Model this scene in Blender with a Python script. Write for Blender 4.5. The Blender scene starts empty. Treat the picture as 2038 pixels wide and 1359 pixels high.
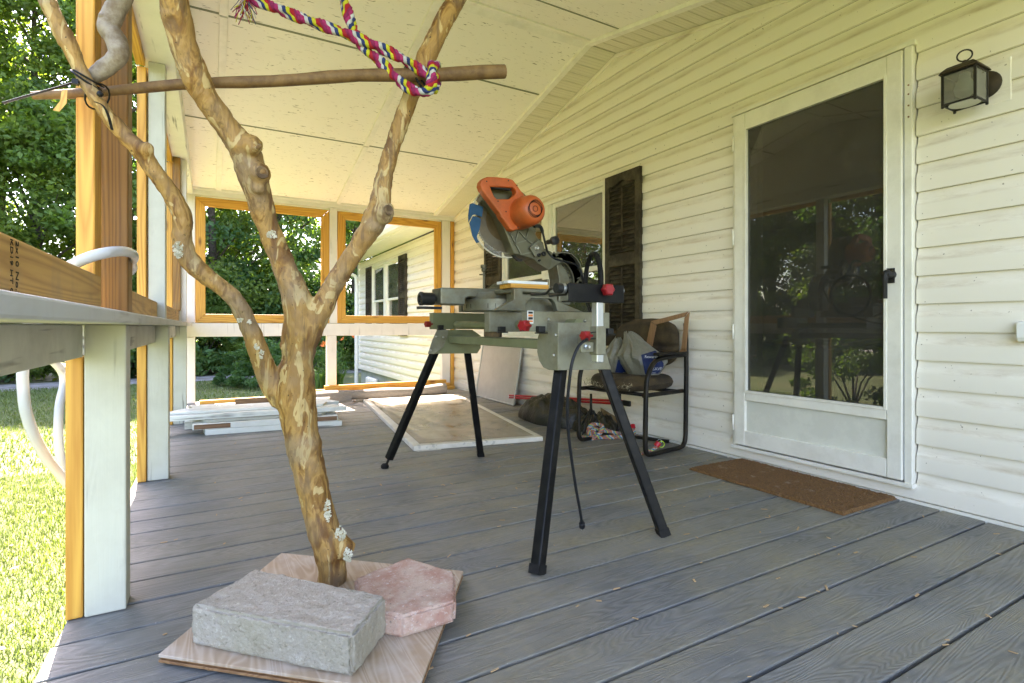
import bpy, bmesh, math, random
from mathutils import Vector, Matrix, noise as mnoise
random.seed(7)
SC = bpy.context.scene
R = math.radians

# ---------------------------------------------------------------- camera
CAM_H = 0.78
YAW = R(29.48)
FPX, CXP, HYP = 1060.0, 1019.0, 649.5          # focal length, centre and horizon row on the 2038 px photograph
cam = bpy.data.cameras.new('camera')
cam.sensor_width = 36.0
cam.lens = FPX / 2038.0 * 36.0
cam.shift_y = -(1359 / 2.0 - HYP) / 2038.0
cam.clip_start = 0.02
cam.clip_end = 600
camo = bpy.data.objects.new('camera', cam)
SC.collection.objects.link(camo)
camo.location = (0, 0, CAM_H)
camo.rotation_euler = (R(90), 0, -YAW)
SC.camera = camo

# ---------------------------------------------------------------- world, sun, exposure
TO_SUN = Vector((-0.05, 0.72, 1.0)).normalized()
SUN_EL = math.asin(TO_SUN.z)
SUN_AZ = math.atan2(TO_SUN.x, TO_SUN.y)          # clockwise from +Y
W = bpy.data.worlds.new('World')
SC.world = W
W.use_nodes = True
wn = W.node_tree
sky = wn.nodes.new('ShaderNodeTexSky')
sky.sky_type = 'NISHITA'
sky.sun_disc = False
sky.sun_elevation = SUN_EL
sky.sun_rotation = SUN_AZ
sky.air_density = 1.0
sky.dust_density = 1.6
sky.ozone_density = 1.0
bg = wn.nodes['Background']
bg.inputs['Strength'].default_value = 0.15
wn.links.new(sky.outputs[0], bg.inputs[0])
sun = bpy.data.lights.new('sun', 'SUN')
sun.energy = 5.0
sun.angle = R(0.5)
sun.color = (1.0, 0.95, 0.86)
suno = bpy.data.objects.new('sun', sun)
SC.collection.objects.link(suno)
suno.location = TO_SUN * 30
suno.rotation_euler = (-TO_SUN).to_track_quat('-Z', 'Y').to_euler()
vs = SC.view_settings
vs.view_transform = 'Standard'
vs.look = 'None'
vs.gamma = 1.0
vs.use_curve_mapping = False
vs.exposure = 3.42
try:
    vs.use_white_balance = True
    vs.white_balance_temperature = 7050
    vs.white_balance_tint = 21
except Exception:
    pass
cy = SC.cycles
cy.use_denoising = True
try:
    cy.denoiser = 'OPENIMAGEDENOISE'
except Exception:
    pass
cy.max_bounces = 10
cy.diffuse_bounces = 5
cy.glossy_bounces = 4
cy.transmission_bounces = 6
cy.transparent_max_bounces = 12
cy.sample_clamp_indirect = 6.0
cy.caustics_reflective = False
cy.caustics_refractive = False

# ---------------------------------------------------------------- pixels of the photograph to places
_s, _c = math.sin(YAW), math.cos(YAW)
def ray(px, py):
    u = (px - CXP) / FPX
    return Vector((_s + u * _c, _c - u * _s, -(py - HYP) / FPX))
O = Vector((0, 0, CAM_H))
def onz(px, py, z=0.0):
    d = ray(px, py)
    return O + d * ((z - CAM_H) / d.z)
def onx(px, py, x):
    d = ray(px, py)
    return O + d * (x / d.x)
def ony(px, py, y):
    d = ray(px, py)
    return O + d * (y / d.y)
def atd(px, py, dep):
    return O + ray(px, py) * dep

# ---------------------------------------------------------------- mesh building
COL = SC.collection
ORG = {}
def V(*a):
    return Vector(a)
class MB:
    def __init__(s):
        s.v = []; s.f = []; s.mi = []; s.cur = 0
    def _add(s, vs_, fs):
        n = len(s.v)
        s.v += [tuple(p) for p in vs_]
        for f in fs:
            s.f.append(tuple(i + n for i in f)); s.mi.append(s.cur)
        return s
    def hexa(s, p):                     # 8 corners: bottom 0-3 ccw, top 4-7
        return s._add(p, [(3, 2, 1, 0), (4, 5, 6, 7), (0, 1, 5, 4), (1, 2, 6, 5), (2, 3, 7, 6), (3, 0, 4, 7)])
    def box(s, x0, x1, y0, y1, z0, z1):
        return s.hexa([(x0, y0, z0), (x1, y0, z0), (x1, y1, z0), (x0, y1, z0), (x0, y0, z1), (x1, y0, z1), (x1, y1, z1), (x0, y1, z1)])
    def obox(s, c, ax, ay, az, hx, hy, hz):
        c = Vector(c); ax = Vector(ax).normalized() * hx; ay = Vector(ay).normalized() * hy; az = Vector(az).normalized() * hz
        return s.hexa([c - ax - ay - az, c + ax - ay - az, c + ax + ay - az, c - ax + ay - az, c - ax - ay + az, c + ax - ay + az, c + ax + ay + az, c - ax + ay + az])
    def bar(s, a, b, w, h, up=(0, 0, 1)):   # rectangular bar from a to b
        a = Vector(a); b = Vector(b); d = (b - a); L = d.length; d.normalize()
        u = Vector(up)
        if abs(u.dot(d)) > 0.98: u = Vector((1, 0, 0))
        sd = d.cross(u).normalized(); u = sd.cross(d).normalized()
        return s.obox((a + b) / 2, d, sd, u, L / 2, w / 2, h / 2)
    def prism(s, pts, axis):            # closed polygon (3D points, planar) swept by the vector axis
        n = len(pts); ax = Vector(axis)
        p = [Vector(q) for q in pts]
        vs_ = p + [q + ax for q in p]
        fs = [tuple(range(n - 1, -1, -1)), tuple(range(n, 2 * n))]
        fs += [(i, (i + 1) % n, (i + 1) % n + n, i + n) for i in range(n)]
        return s._add(vs_, fs)
    def tube(s, pts, rad, n=10, cap=True, closed=False, flat=None):
        pts = [Vector(p) for p in pts]; m = len(pts)
        if not hasattr(rad, '__len__'): rad = [rad] * m
        prev = None; vs_ = []
        for i, p in enumerate(pts):
            if closed: t = pts[(i + 1) % m] - pts[i - 1]
            else: t = pts[min(i + 1, m - 1)] - pts[max(i - 1, 0)]
            t.normalize()
            if prev is None:
                a = Vector((0, 0, 1)) if abs(t.z) < 0.9 else Vector((1, 0, 0))
                nx = t.cross(a).normalized()
            else:
                nx = (prev - t * prev.dot(t))
                nx = nx.normalized() if nx.length > 1e-6 else prev
            prev = nx; ny = t.cross(nx)
            for k in range(n):
                an = 2 * math.pi * k / n
                fx, fy = (1, 1) if flat is None else flat
                vs_.append(p + (nx * math.cos(an) * fx + ny * math.sin(an) * fy) * rad[i])
        fs = []
        for i in range(m if closed else m - 1):
            j = (i + 1) % m
            for k in range(n):
                k2 = (k + 1) % n
                fs.append((i * n + k, i * n + k2, j * n + k2, j * n + k))
        if cap and not closed:
            fs.append(tuple(range(n - 1, -1, -1))); fs.append(tuple((m - 1) * n + k for k in range(n)))
        return s._add(vs_, fs)
    def lathe(s, base, axis, prof, n=20, ref=None):   # prof: (along, radius)
        base = Vector(base); t = Vector(axis).normalized()
        a = Vector(ref) if ref is not None else (Vector((0, 0, 1)) if abs(t.z) < 0.9 else Vector((1, 0, 0)))
        nx = t.cross(a).normalized(); ny = t.cross(nx)
        vs_ = []; m = len(prof)
        for (h, r) in prof:
            for k in range(n):
                an = 2 * math.pi * k / n
                vs_.append(base + t * h + (nx * math.cos(an) + ny * math.sin(an)) * max(r, 1e-4))
        fs = [(i * n + k, i * n + (k + 1) % n, (i + 1) * n + (k + 1) % n, (i + 1) * n + k) for i in range(m - 1) for k in range(n)]
        fs.append(tuple(range(n - 1, -1, -1))); fs.append(tuple((m - 1) * n + k for k in range(n)))
        return s._add(vs_, fs)
    def ball(s, c, r, n=10, m=7, sc=(1, 1, 1)):
        c = Vector(c); vs_ = []
        for i in range(m + 1):
            th = math.pi * i / m
            for k in range(n):
                ph = 2 * math.pi * k / n
                rr = max(math.sin(th), 0.01)
                vs_.append(c + Vector((rr * math.cos(ph) * r * sc[0], rr * math.sin(ph) * r * sc[1], math.cos(th) * r * sc[2])))
        fs = [(i * n + k, (i + 1) * n + k, (i + 1) * n + (k + 1) % n, i * n + (k + 1) % n) for i in range(m) for k in range(n)]
        return s._add(vs_, fs)
    def quad(s, a, b, c, d):
        return s._add([a, b, c, d], [(0, 1, 2, 3)])
    def build(s, name, mat, parent=None, bevel=0.0, smooth=False, seg=2, base=None, fix=True, auto=None):
        if parent is not None:
            o_ = ORG[parent.name]
        elif base is not None:
            o_ = Vector(base)
        else:
            xs = [p[0] for p in s.v]; ys = [p[1] for p in s.v]; zs = [p[2] for p in s.v]
            o_ = Vector(((min(xs) + max(xs)) / 2, (min(ys) + max(ys)) / 2, min(zs)))
        me = bpy.data.meshes.new(name)
        me.from_pydata([(p[0] - o_.x, p[1] - o_.y, p[2] - o_.z) for p in s.v], [], s.f)
        mats = mat if isinstance(mat, (list, tuple)) else [mat]
        for m_ in mats: me.materials.append(m_)
        if len(mats) > 1: me.polygons.foreach_set('material_index', s.mi)
        if smooth: me.polygons.foreach_set('use_smooth', [True] * len(me.polygons))
        me.update()
        if fix and len(s.f) < 60000:
            bm = bmesh.new(); bm.from_mesh(me); bmesh.ops.recalc_face_normals(bm, faces=bm.faces); bm.to_mesh(me); bm.free()
        if auto is not None:
            try: me.set_sharp_from_angle(angle=R(auto))
            except Exception: pass
        o = bpy.data.objects.new(name, me)
        COL.objects.link(o)
        if parent is not None: o.parent = parent
        else: o.location = o_
        ORG[o.name] = o_
        if bevel > 0:
            b = o.modifiers.new('bevel', 'BEVEL'); b.width = bevel; b.segments = seg; b.limit_method = 'ANGLE'; b.angle_limit = R(40)
            if seg > 1:
                b.harden_normals = False
        return o
def thing(name, loc, label=None, cat=None, group=None, kind=None):
    o = bpy.data.objects.new(name, None)
    o.empty_display_size = 0.1
    COL.objects.link(o)
    o.location = loc
    ORG[o.name] = Vector(loc)
    return tag(o, label, cat, group, kind)
def tag(o, label=None, cat=None, group=None, kind=None):
    if label: o['label'] = label
    if cat: o['category'] = cat
    if group: o['group'] = group
    if kind: o['kind'] = kind
    return o
def smooth_path(pts, n=6):
    pts = [Vector(p) for p in pts]; out = []
    for i in range(len(pts) - 1):
        p0 = pts[max(i - 1, 0)]; p1 = pts[i]; p2 = pts[i + 1]; p3 = pts[min(i + 2, len(pts) - 1)]
        for k in range(n):
            t = k / n
            out.append(0.5 * ((2 * p1) + (p2 - p0) * t + (2 * p0 - 5 * p1 + 4 * p2 - p3) * t * t + (3 * p1 - p0 - 3 * p2 + p3) * t ** 3))
    out.append(pts[-1])
    return out
def lerp(a, b, t): return a + (b - a) * t

# ---------------------------------------------------------------- materials
class NT:
    def __init__(s, name):
        s.m = bpy.data.materials.new(name); s.m.use_nodes = True
        s.t = s.m.node_tree; s.b = s.t.nodes['Principled BSDF']; s.out = s.t.nodes['Material Output']
        s.tc = None
    def n(s, typ, **kw):
        nd = s.t.nodes.new('ShaderNode' + typ)
        for k, v in kw.items():
            if k.startswith('i_'):
                key = k[2:]
                key = int(key) if key.isdigit() else key
                s.set(nd.inputs[key], v)
            else: setattr(nd, k, v)
        return nd
    def set(s, inp, v):
        if hasattr(v, 'is_output'): s.t.links.new(v, inp)
        else:
            if isinstance(v, tuple) and len(v) == 3 and inp.type == 'RGBA': v = v + (1.0,)
            inp.default_value = v
    def co(s, rnd=True, scale=(1, 1, 1), rot=(0, 0, 0)):
        tc = s.n('TexCoord').outputs['Object']
        if rnd:
            oi = s.n('ObjectInfo').outputs['Random']
            mul = s.n('Math', operation='MULTIPLY', i_0=oi, i_1=23.7).outputs[0]
            tc = s.n('VectorMath', operation='ADD', i_0=tc, i_1=mul).outputs[0]
        return s.n('Mapping', i_Vector=tc, i_Scale=scale, i_Rotation=rot).outputs[0]
    def noise(s, vec, scale, detail=3, rough=0.55, dist=0.0):
        return s.n('TexNoise', i_Vector=vec, i_Scale=scale, i_Detail=detail, i_Roughness=rough, i_Distortion=dist).outputs[0]
    def ramp(s, fac, stops, interp='LINEAR'):
        nd = s.n('ValToRGB', i_Fac=fac); cr = nd.color_ramp; cr.interpolation = interp
        while len(cr.elements) < len(stops): cr.elements.new(0.5)
        for e, (p, c) in zip(cr.elements, stops):
            e.position = p
            if not hasattr(c, '__len__'): c = (c, c, c)
            e.color = (c[0], c[1], c[2], 1)
        return nd.outputs[0]
    def mix(s, fac, a, b, mode='MIX'):
        nd = s.n('Mix', data_type='RGBA', blend_type=mode)
        s.set(nd.inputs[0], fac); s.set(nd.inputs[6], a); s.set(nd.inputs[7], b)
        return nd.outputs[2]
    def math(s, op, a, b=0.0, cl=False):
        return s.n('Math', operation=op, use_clamp=cl, i_0=a, i_1=b).outputs[0]
    def bump(s, h, strength=0.3, dist=0.002):
        nb = s.n('Bump', i_Strength=strength, i_Distance=dist, i_Height=h).outputs[0]
        s.t.links.new(nb, s.b.inputs['Normal'])
        return nb
    def fin(s, col=None, rough=None, metal=None, spec=None, **kw):
        if col is not None: s.set(s.b.inputs['Base Color'], col)
        if rough is not None: s.set(s.b.inputs['Roughness'], rough)
        if metal is not None: s.set(s.b.inputs['Metallic'], metal)
        if spec is not None: s.set(s.b.inputs['Specular IOR Level'], spec)
        for k, v in kw.items(): s.set(s.b.inputs[k], v)
        return s.m
AX = {'x': 0, 'y': 1, 'z': 2}
def axscale(axis, along, across):
    v = [across] * 3; v[AX[axis]] = along
    return tuple(v)
def wood(name, dark, light, axis, contour=9.0, rough=0.55, dirt=None, knots=True):
    t = NT(name)
    c = t.co(scale=axscale(axis, 0.35, 9.0))
    n1 = t.noise(c, 1.0, 1.5, 0.4, 0.15)
    ring = t.math('PINGPONG', t.math('MULTIPLY', n1, contour * 2.6), 0.5)
    ring = t.math('MULTIPLY', ring, 2.0)
    f = t.noise(t.co(scale=axscale(axis, 6, 160)), 1.0, 2, 0.6)
    g = t.math('ADD', t.math('MULTIPLY', ring, 0.5), t.math('MULTIPLY', f, 0.5))
    col = t.ramp(g, [(0.12, dark), (0.55, lerp(Vector(dark), Vector(light), 0.72)[:]), (0.9, light)])
    tone = t.noise(t.co(scale=axscale(axis, 0.8, 3)), 1.0, 2)
    col = t.mix(t.ramp(tone, [(0.3, 0.0), (0.7, 0.55)]), col, t.mix(1.0, col, (0.86, 0.74, 0.6), 'MULTIPLY'))
    if knots:
        vo = t.n('TexVoronoi', i_Vector=t.co(scale=axscale(axis, 2.6, 8)), i_Scale=1.0, feature='F1')
        kd = t.ramp(vo.outputs['Distance'], [(0.05, 1.0), (0.10, 0.55), (0.17, 0.0)])
        col = t.mix(kd, col, (dark[0] * 0.35, dark[1] * 0.3, dark[2] * 0.3))
    if dirt is not None:
        dn = t.noise(t.co(), 9, 4, 0.6)
        col = t.mix(t.ramp(dn, [(0.5, 0.0), (0.75, 0.7)]), col, dirt)
    t.bump(g, 0.25, 0.0015)
    return t.fin(col, rough)
def painted(name, col, axis, grime=(0.30, 0.28, 0.22), amount=0.4, rough=0.6, crack=0.6, bump=0.35):
    t = NT(name)
    f = t.noise(t.co(scale=axscale(axis, 3, 70)), 1.0, 3, 0.6)
    n2 = t.noise(t.co(scale=axscale(axis, 1.3, 7)), 1.0, 2, 0.5)
    ring = t.math('PINGPONG', t.math('MULTIPLY', n2, 16.0), 0.5)
    big = t.noise(t.co(), 6, 5, 0.65)
    base = t.mix(t.ramp(big, [(0.42, 0.0), (0.78, amount)]), col, grime)
    cr = t.noise(t.co(scale=axscale(axis, 1.6, 34)), 1.0, 2, 0.5)
    msk = t.math('MULTIPLY', t.ramp(cr, [(0.355, crack), (0.40, 0.0)]), t.ramp(t.noise(t.co(), 3.5, 3), [(0.42, 0.0), (0.58, 1.0)]))
    base = t.mix(msk, base, (0.16, 0.15, 0.13))
    h = t.math('SUBTRACT', t.math('ADD', t.math('MULTIPLY', f, 0.6), t.math('MULTIPLY', ring, 0.5)), msk)
    t.bump(h, bump, 0.0014)
    return t.fin(base, rough)
def flat(name, col, rough=0.5, metal=0.0, var=0.18, scale=14, bump=0.05, dirt=None, dirtamt=0.5, spec=None, coat=0.0):
    t = NT(name)
    if spec is None: spec = 0.22 if max(col) < 0.06 else 0.4
    n1 = t.noise(t.co(), scale, 4, 0.6)
    c = t.mix(t.ramp(n1, [(0.3, 0.0), (0.75, 1.0)]), col, tuple(x * (1 - var) for x in col))
    if dirt is not None:
        d = t.noise(t.co(), scale * 0.45, 6, 0.7)
        c = t.mix(t.ramp(d, [(0.45, 0.0), (0.72, dirtamt)]), c, dirt)
    r = t.ramp(n1, [(0.3, max(rough - 0.08, 0.02)), (0.7, min(rough + 0.1, 1))])
    if bump: t.bump(t.noise(t.co(), scale * 12, 3), bump, 0.001)
    t.fin(c, r, metal, spec)
    if coat: t.set(t.b.inputs['Coat Weight'], coat)
    return t.m
def mottled(name, a, b, scale, lo=0.45, hi=0.55, rough=0.85, speck=None, bump=0.6, bscale=None, dist=0.003, det=6):
    t = NT(name)
    n1 = t.noise(t.co(), scale, det, 0.65)
    c = t.mix(t.ramp(n1, [(lo, 0.0), (hi, 1.0)]), a, b)
    fine = t.noise(t.co(), (bscale or scale * 12), 3, 0.7)
    if speck is not None:
        c = t.mix(t.ramp(fine, [(0.56, 0.0), (0.64, 0.85)]), c, speck)
        c = t.mix(t.ramp(fine, [(0.34, 0.7), (0.42, 0.0)]), c, tuple(x * 0.45 for x in a))
    t.bump(fine, bump, dist)
    return t.fin(c, rough)
# ---------------------------------------------------------------- shared materials
def mat_deck():
    t = NT('deck_grey_composite')
    c = t.co(scale=(1.1, 11, 11))
    n1 = t.noise(c, 1.0, 1.6, 0.42, 0.35)
    ring = t.math('MULTIPLY', t.math('PINGPONG', t.math('MULTIPLY', n1, 34.0), 0.5), 2.0)
    fib = t.noise(t.co(scale=(4, 150, 150)), 1.0, 3, 0.7)
    g = t.math('ADD', t.math('MULTIPLY', ring, 0.42), t.math('MULTIPLY', fib, 0.58))
    col = t.ramp(g, [(0.14, (0.080, 0.080, 0.076)), (0.5, (0.135, 0.135, 0.129)), (0.88, (0.20, 0.20, 0.19))])
    rnd = t.n('ObjectInfo').outputs['Random']
    col = t.mix(t.math('MULTIPLY', rnd, 0.5), col, (0.075, 0.08, 0.08))
    # tan sawdust and dirt trodden into the boards towards the house
    dn = t.noise(t.co(rnd=False, scale=(1, 1.4, 1)), 2.2, 5, 0.62)
    dn2 = t.noise(t.co(rnd=False), 46, 3, 0.7)
    dm = t.math('MULTIPLY', t.ramp(dn, [(0.37, 0.0), (0.62, 0.9)]), t.ramp(dn2, [(0.3, 0.45), (0.65, 1.0)]))
    tc = t.n('SeparateXYZ', i_0=t.n('TexCoord').outputs['Object'])
    nearwall = t.n('MapRange', i_Value=tc.outputs[0], i_1=-0.4, i_2=1.1, i_3=0.15, i_4=1.0).outputs[0]
    col = t.mix(t.math('MULTIPLY', dm, nearwall), col, (0.255, 0.22, 0.14))
    sp = t.noise(t.co(rnd=False), 170, 2, 0.5)
    col = t.mix(t.ramp(sp, [(0.70, 0.0), (0.75, 0.55)]), col, (0.5, 0.48, 0.42))
    wr = t.ramp(t.noise(t.co(rnd=False, scale=(1, 2.2, 1)), 3.4, 5, 0.7), [(0.42, 0.0), (0.7, 0.5)])
    col = t.mix(wr, col, (0.225, 0.225, 0.215))
    t.bump(g, 0.7, 0.0026)
    return t.fin(col, t.ramp(g, [(0.2, 0.6), (0.8, 0.42)]), spec=0.55)
M_DECK = mat_deck()
def mat_siding():
    t = NT('vinyl_siding_cream')
    n1 = t.noise(t.co(rnd=False), 1.6, 3)
    col = t.mix(n1, (0.85, 0.805, 0.71), (0.81, 0.76, 0.66))
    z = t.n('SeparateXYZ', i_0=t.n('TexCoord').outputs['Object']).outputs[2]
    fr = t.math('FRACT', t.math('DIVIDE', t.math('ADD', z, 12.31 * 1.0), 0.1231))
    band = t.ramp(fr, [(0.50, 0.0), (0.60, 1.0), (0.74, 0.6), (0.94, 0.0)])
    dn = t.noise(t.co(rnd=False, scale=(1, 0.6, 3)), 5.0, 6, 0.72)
    col = t.mix(t.math('MULTIPLY', band, t.ramp(dn, [(0.42, 0.0), (0.68, 0.68)])), col, (0.40, 0.31, 0.19))  # brown stain along each lap; its colour also carries some course shading
    sp = t.noise(t.co(rnd=False), 60, 2, 0.4)
    col = t.mix(t.ramp(sp, [(0.735, 0.0), (0.76, 0.7)]), col, (0.16, 0.12, 0.07))
    t.bump(t.noise(t.co(rnd=False, scale=(1, 0.3, 1)), 160, 2), 0.12, 0.0006)
    return t.fin(col, 0.42)
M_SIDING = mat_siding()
def mat_osb():
    t = NT('ceiling_cream_painted_strand_board')
    big = t.noise(t.co(), 2.0, 3)
    col = t.mix(big, (0.93, 0.895, 0.82), (0.90, 0.86, 0.775))
    a = t.noise(t.co(scale=(15, 78, 78), rot=(0, 0, 0.25)), 1.0, 2, 0.5, 0.6)
    b = t.noise(t.co(scale=(12, 66, 66), rot=(0, 0, -0.35)), 1.3, 2, 0.5, 0.8)
    pm = t.ramp(t.noise(t.co(), 5, 3), [(0.40, 0.0), (0.6, 1.0)])
    fl = t.math('MAXIMUM', t.ramp(a, [(0.672, 0.0), (0.70, 0.9)]), t.ramp(b, [(0.685, 0.0), (0.715, 0.85)]))
    fl = t.math('MULTIPLY', fl, t.math('ADD', t.math('MULTIPLY', pm, 0.7), 0.3))
    col = t.mix(fl, col, (0.17, 0.145, 0.09))
    t.bump(t.math('ADD', t.noise(t.co(scale=(12, 30, 30)), 1.0, 3), a), 0.4, 0.002)
    return t.fin(col, 0.65)
M_OSB = mat_osb()
M_TRIM = flat('trim_cream_paint', (0.92, 0.89, 0.81), 0.5, var=0.08, dirt=(0.45, 0.42, 0.33), dirtamt=0.25)
M_BEAMP = painted('beam_white_paint', (0.80, 0.785, 0.72), 'y', crack=0.8, amount=0.2)
M_BEAMX = painted('cross_beam_white_paint', (0.80, 0.785, 0.72), 'x', crack=0.5, amount=0.2)
M_POST = painted('post_white_weathered_paint', (0.50, 0.50, 0.42), 'z', crack=1.0, amount=0.35, bump=0.8)
M_POSTW = painted('far_post_white_paint', (0.76, 0.72, 0.66), 'z', crack=0.3, amount=0.15)
M_CAP = painted('rail_cap_grey_white_paint', (0.52, 0.53, 0.51), 'y', crack=0.5, amount=0.35, grime=(0.3, 0.28, 0.24))
M_APRON = painted('apron_peeling_grey_paint', (0.56, 0.555, 0.48), 'y', crack=1.0, amount=0.5, grime=(0.24, 0.22, 0.17), bump=0.6)
YEL_D, YEL_L = (0.46, 0.19, 0.018), (0.72, 0.41, 0.07)
M_PINEZ = wood('new_pine_upright', YEL_D, YEL_L, 'z')
M_PINEY = wood('new_pine_lengthwise', YEL_D, YEL_L, 'y')
M_PINEX = wood('new_pine_crosswise', YEL_D, YEL_L, 'x')
M_PINED = wood('old_pine_post_brown', (0.14, 0.058, 0.007), (0.33, 0.165, 0.028), 'z', dirt=(0.2, 0.12, 0.05))
M_RAIL2 = wood('treated_pine_rail', (0.33, 0.165, 0.036), (0.60, 0.37, 0.115), 'y', dirt=(0.3, 0.2, 0.1))
M_ALU = flat('door_white_aluminium', (0.80, 0.775, 0.69), 0.38, var=0.06, dirt=(0.42, 0.38, 0.28), dirtamt=0.3)
M_VWHITE = flat('window_white_vinyl', (0.80, 0.79, 0.70), 0.4, var=0.05, dirt=(0.4, 0.36, 0.27), dirtamt=0.3)
M_SHUT = flat('shutter_dark_brown', (0.032, 0.026, 0.018), 0.6, var=0.3, dirt=(0.17, 0.14, 0.09), dirtamt=0.6)
M_BLACKP = flat('black_plastic', (0.02, 0.02, 0.019), 0.4, var=0.2)
M_DARK = flat('interior_dark', (0.06, 0.055, 0.045), 0.8)
M_WHITEM = flat('gutter_white_metal', (0.82, 0.82, 0.78), 0.4, var=0.06)
def mat_glass(name, tint=(0.75, 0.78, 0.74), boost=1.45, rough=0.0, grime=0.12):
    t = NT(name)
    fr = t.n('Fresnel', i_IOR=1.5 * boost ** 0.5).outputs[0]
    gl = t.n('BsdfGlossy', i_Color=(0.95, 0.97, 0.95, 1), i_Roughness=rough)
    tr = t.n('BsdfTransparent', i_Color=tint + (1,))
    mx = t.n('MixShader', i_0=fr, i_1=tr.outputs[0], i_2=gl.outputs[0])
    df = t.n('BsdfDiffuse', i_Color=(0.42, 0.40, 0.34, 1))
    dn = t.noise(t.co(), 6, 6, 0.7)
    m2 = t.n('MixShader', i_0=t.ramp(dn, [(0.3, grime * 0.35), (0.85, grime)]), i_1=mx.outputs[0], i_2=df.outputs[0])
    t.t.links.new(m2.outputs[0], t.out.inputs[0])
    return t.m
M_GLASS = mat_glass('pane_glass', boost=2.6, grime=0.2)
M_GLASSD = mat_glass('door_pane_glass_with_screen', tint=(0.40, 0.40, 0.37), boost=1.1, grime=0.12)

XW, YF = 2.722, 6.308
ZP = 0.1231
XE = -0.335

# ---------------------------------------------------------------- ground
def mat_lawn():
    t = NT('lawn_soil_and_grass')
    n1 = t.noise(t.co(), 0.9, 5, 0.6); n2 = t.noise(t.co(), 26, 4, 0.7)
    c = t.mix(t.ramp(n2, [(0.35, 0.0), (0.62, 1.0)]), (0.06, 0.085, 0.022), (0.11, 0.135, 0.042))
    c = t.mix(t.ramp(n1, [(0.45, 0.0), (0.7, 0.5)]), c, (0.2, 0.17, 0.075))
    t.bump(n2, 0.9, 0.02)
    return t.fin(c, 0.9)
GZ = -0.6
g = MB(); g.quad((-150, -150, GZ), (150, -150, GZ), (150, 200, GZ), (-150, 200, GZ))
tag(g.build('ground', mat_lawn(), base=(0, 0, GZ)), kind='structure')
g = MB()
xs = [-40 + i * 2 for i in range(46)]
for i in range(len(xs) - 1):
    def e(x, off): return off + 0.35 * math.sin(x * 0.5) + 0.25 * math.sin(x * 1.3 + off)
    a, b = xs[i], xs[i + 1]
    g.quad((a, e(a, 15.55), GZ + 0.006), (b, e(b, 15.55), GZ + 0.006), (b, e(b, 17.3), GZ + 0.006), (a, e(a, 17.3), GZ + 0.006))
tag(g.build('gravel_path', mottled('path_grey_gravel', (0.30, 0.275, 0.25), (0.17, 0.14, 0.11), 3.0, 0.4, 0.65, speck=(0.42, 0.39, 0.36), bscale=60), base=(0, 16, GZ)), kind='structure')

# ---------------------------------------------------------------- deck
deck = thing('deck', (0, 0, 0), kind='structure')
PIT = 0.1523
k0, k1 = -9, 38
for k in range(k0, k1):
    gp_ = random.uniform(0.0042, 0.0068); y0 = 0.613 + PIT * k + gp_; y1 = 0.613 + PIT * (k + 1) - random.uniform(0.0035, 0.0058)
    if y0 > YF + 0.13: break
    m = MB(); dz = random.uniform(-0.0012, 0.0012); dx = random.uniform(-0.004, 0.004)
    x0, x1 = XE + dx, 2.70 + random.uniform(-0.006, 0.004)
    m.box(x0, x1, y0, y1, -0.032 + dz, dz)
    o = m.build('plank', M_DECK, deck, bevel=0.003, seg=2)
m = MB()
M_JOIST = wood('deck_joist_treated', (0.12, 0.09, 0.05), (0.26, 0.2, 0.12), 'y', knots=False)
for x in (-0.24, 0.2, 0.65, 1.1, 1.55, 2.0, 2.45):
    j = MB(); j.box(x - 0.019, x + 0.019, -0.72, YF + 0.06, -0.2, -0.0362); j.build('joist', M_JOIST, deck)
j = MB(); j.box(XE + 0.055, 2.69, -0.72, YF + 0.05, -0.0352, -0.0336); j.build('gap_darkening_sheet', flat('gap_shade_black', (0.008, 0.008, 0.008), 0.9, spec=0.05), deck)  # added black sheet, put in only to darken the gaps between planks
j = MB(); j.box(XE + 0.012, XE + 0.05, -0.74, YF + 0.08, -0.22, -0.0345); j.build('rim_board', M_BEAMP, deck)
for y in (-0.5, 1.85, 4.1, 6.2):
    j = MB(); j.box(-0.28, -0.19, y - 0.045, y + 0.045, GZ - 0.05, -0.2); j.build('deck_post', M_PINED, deck)
# ---------------------------------------------------------------- house
HO = (XW, 3.0, -0.106)
house = thing('house', HO, 'cream vinyl sided house wall with storm door, dark shutters and double window on the porch', 'house')
YH0, YH1 = -4.2, 11.36
RID_Y, RID_Z = 3.149, 2.865
def roofz(y):                      # soffit line on the house wall
    return RID_Z - 0.2246 * (y - RID_Y) if y > RID_Y else RID_Z - 0.2246 * (RID_Y - y)
Y_EAVE = (-0.06, 6.28)
def wall_top_range(z):             # y range where the wall exists at height z
    if z <= 2.13: return (YH0, YH1)
    dy = (RID_Z + 0.05 - z) / 0.2246
    return (RID_Y - dy, RID_Y + dy)
DOOR = (1.165, 2.10, 0.085, 2.02)     # y0,y1,z0,z1 of rough opening
WIN = (3.275, 4.985, 0.66, 1.925)
WIN2 = (8.56, 10.25, 0.66, 1.925)
def openings(z0, z1):
    r = []
    for (a, b, c, d) in (DOOR, WIN, WIN2):
        if z1 > c + 0.002 and z0 < d - 0.002: r.append((a, b, c, d))
    return sorted(r)
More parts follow.
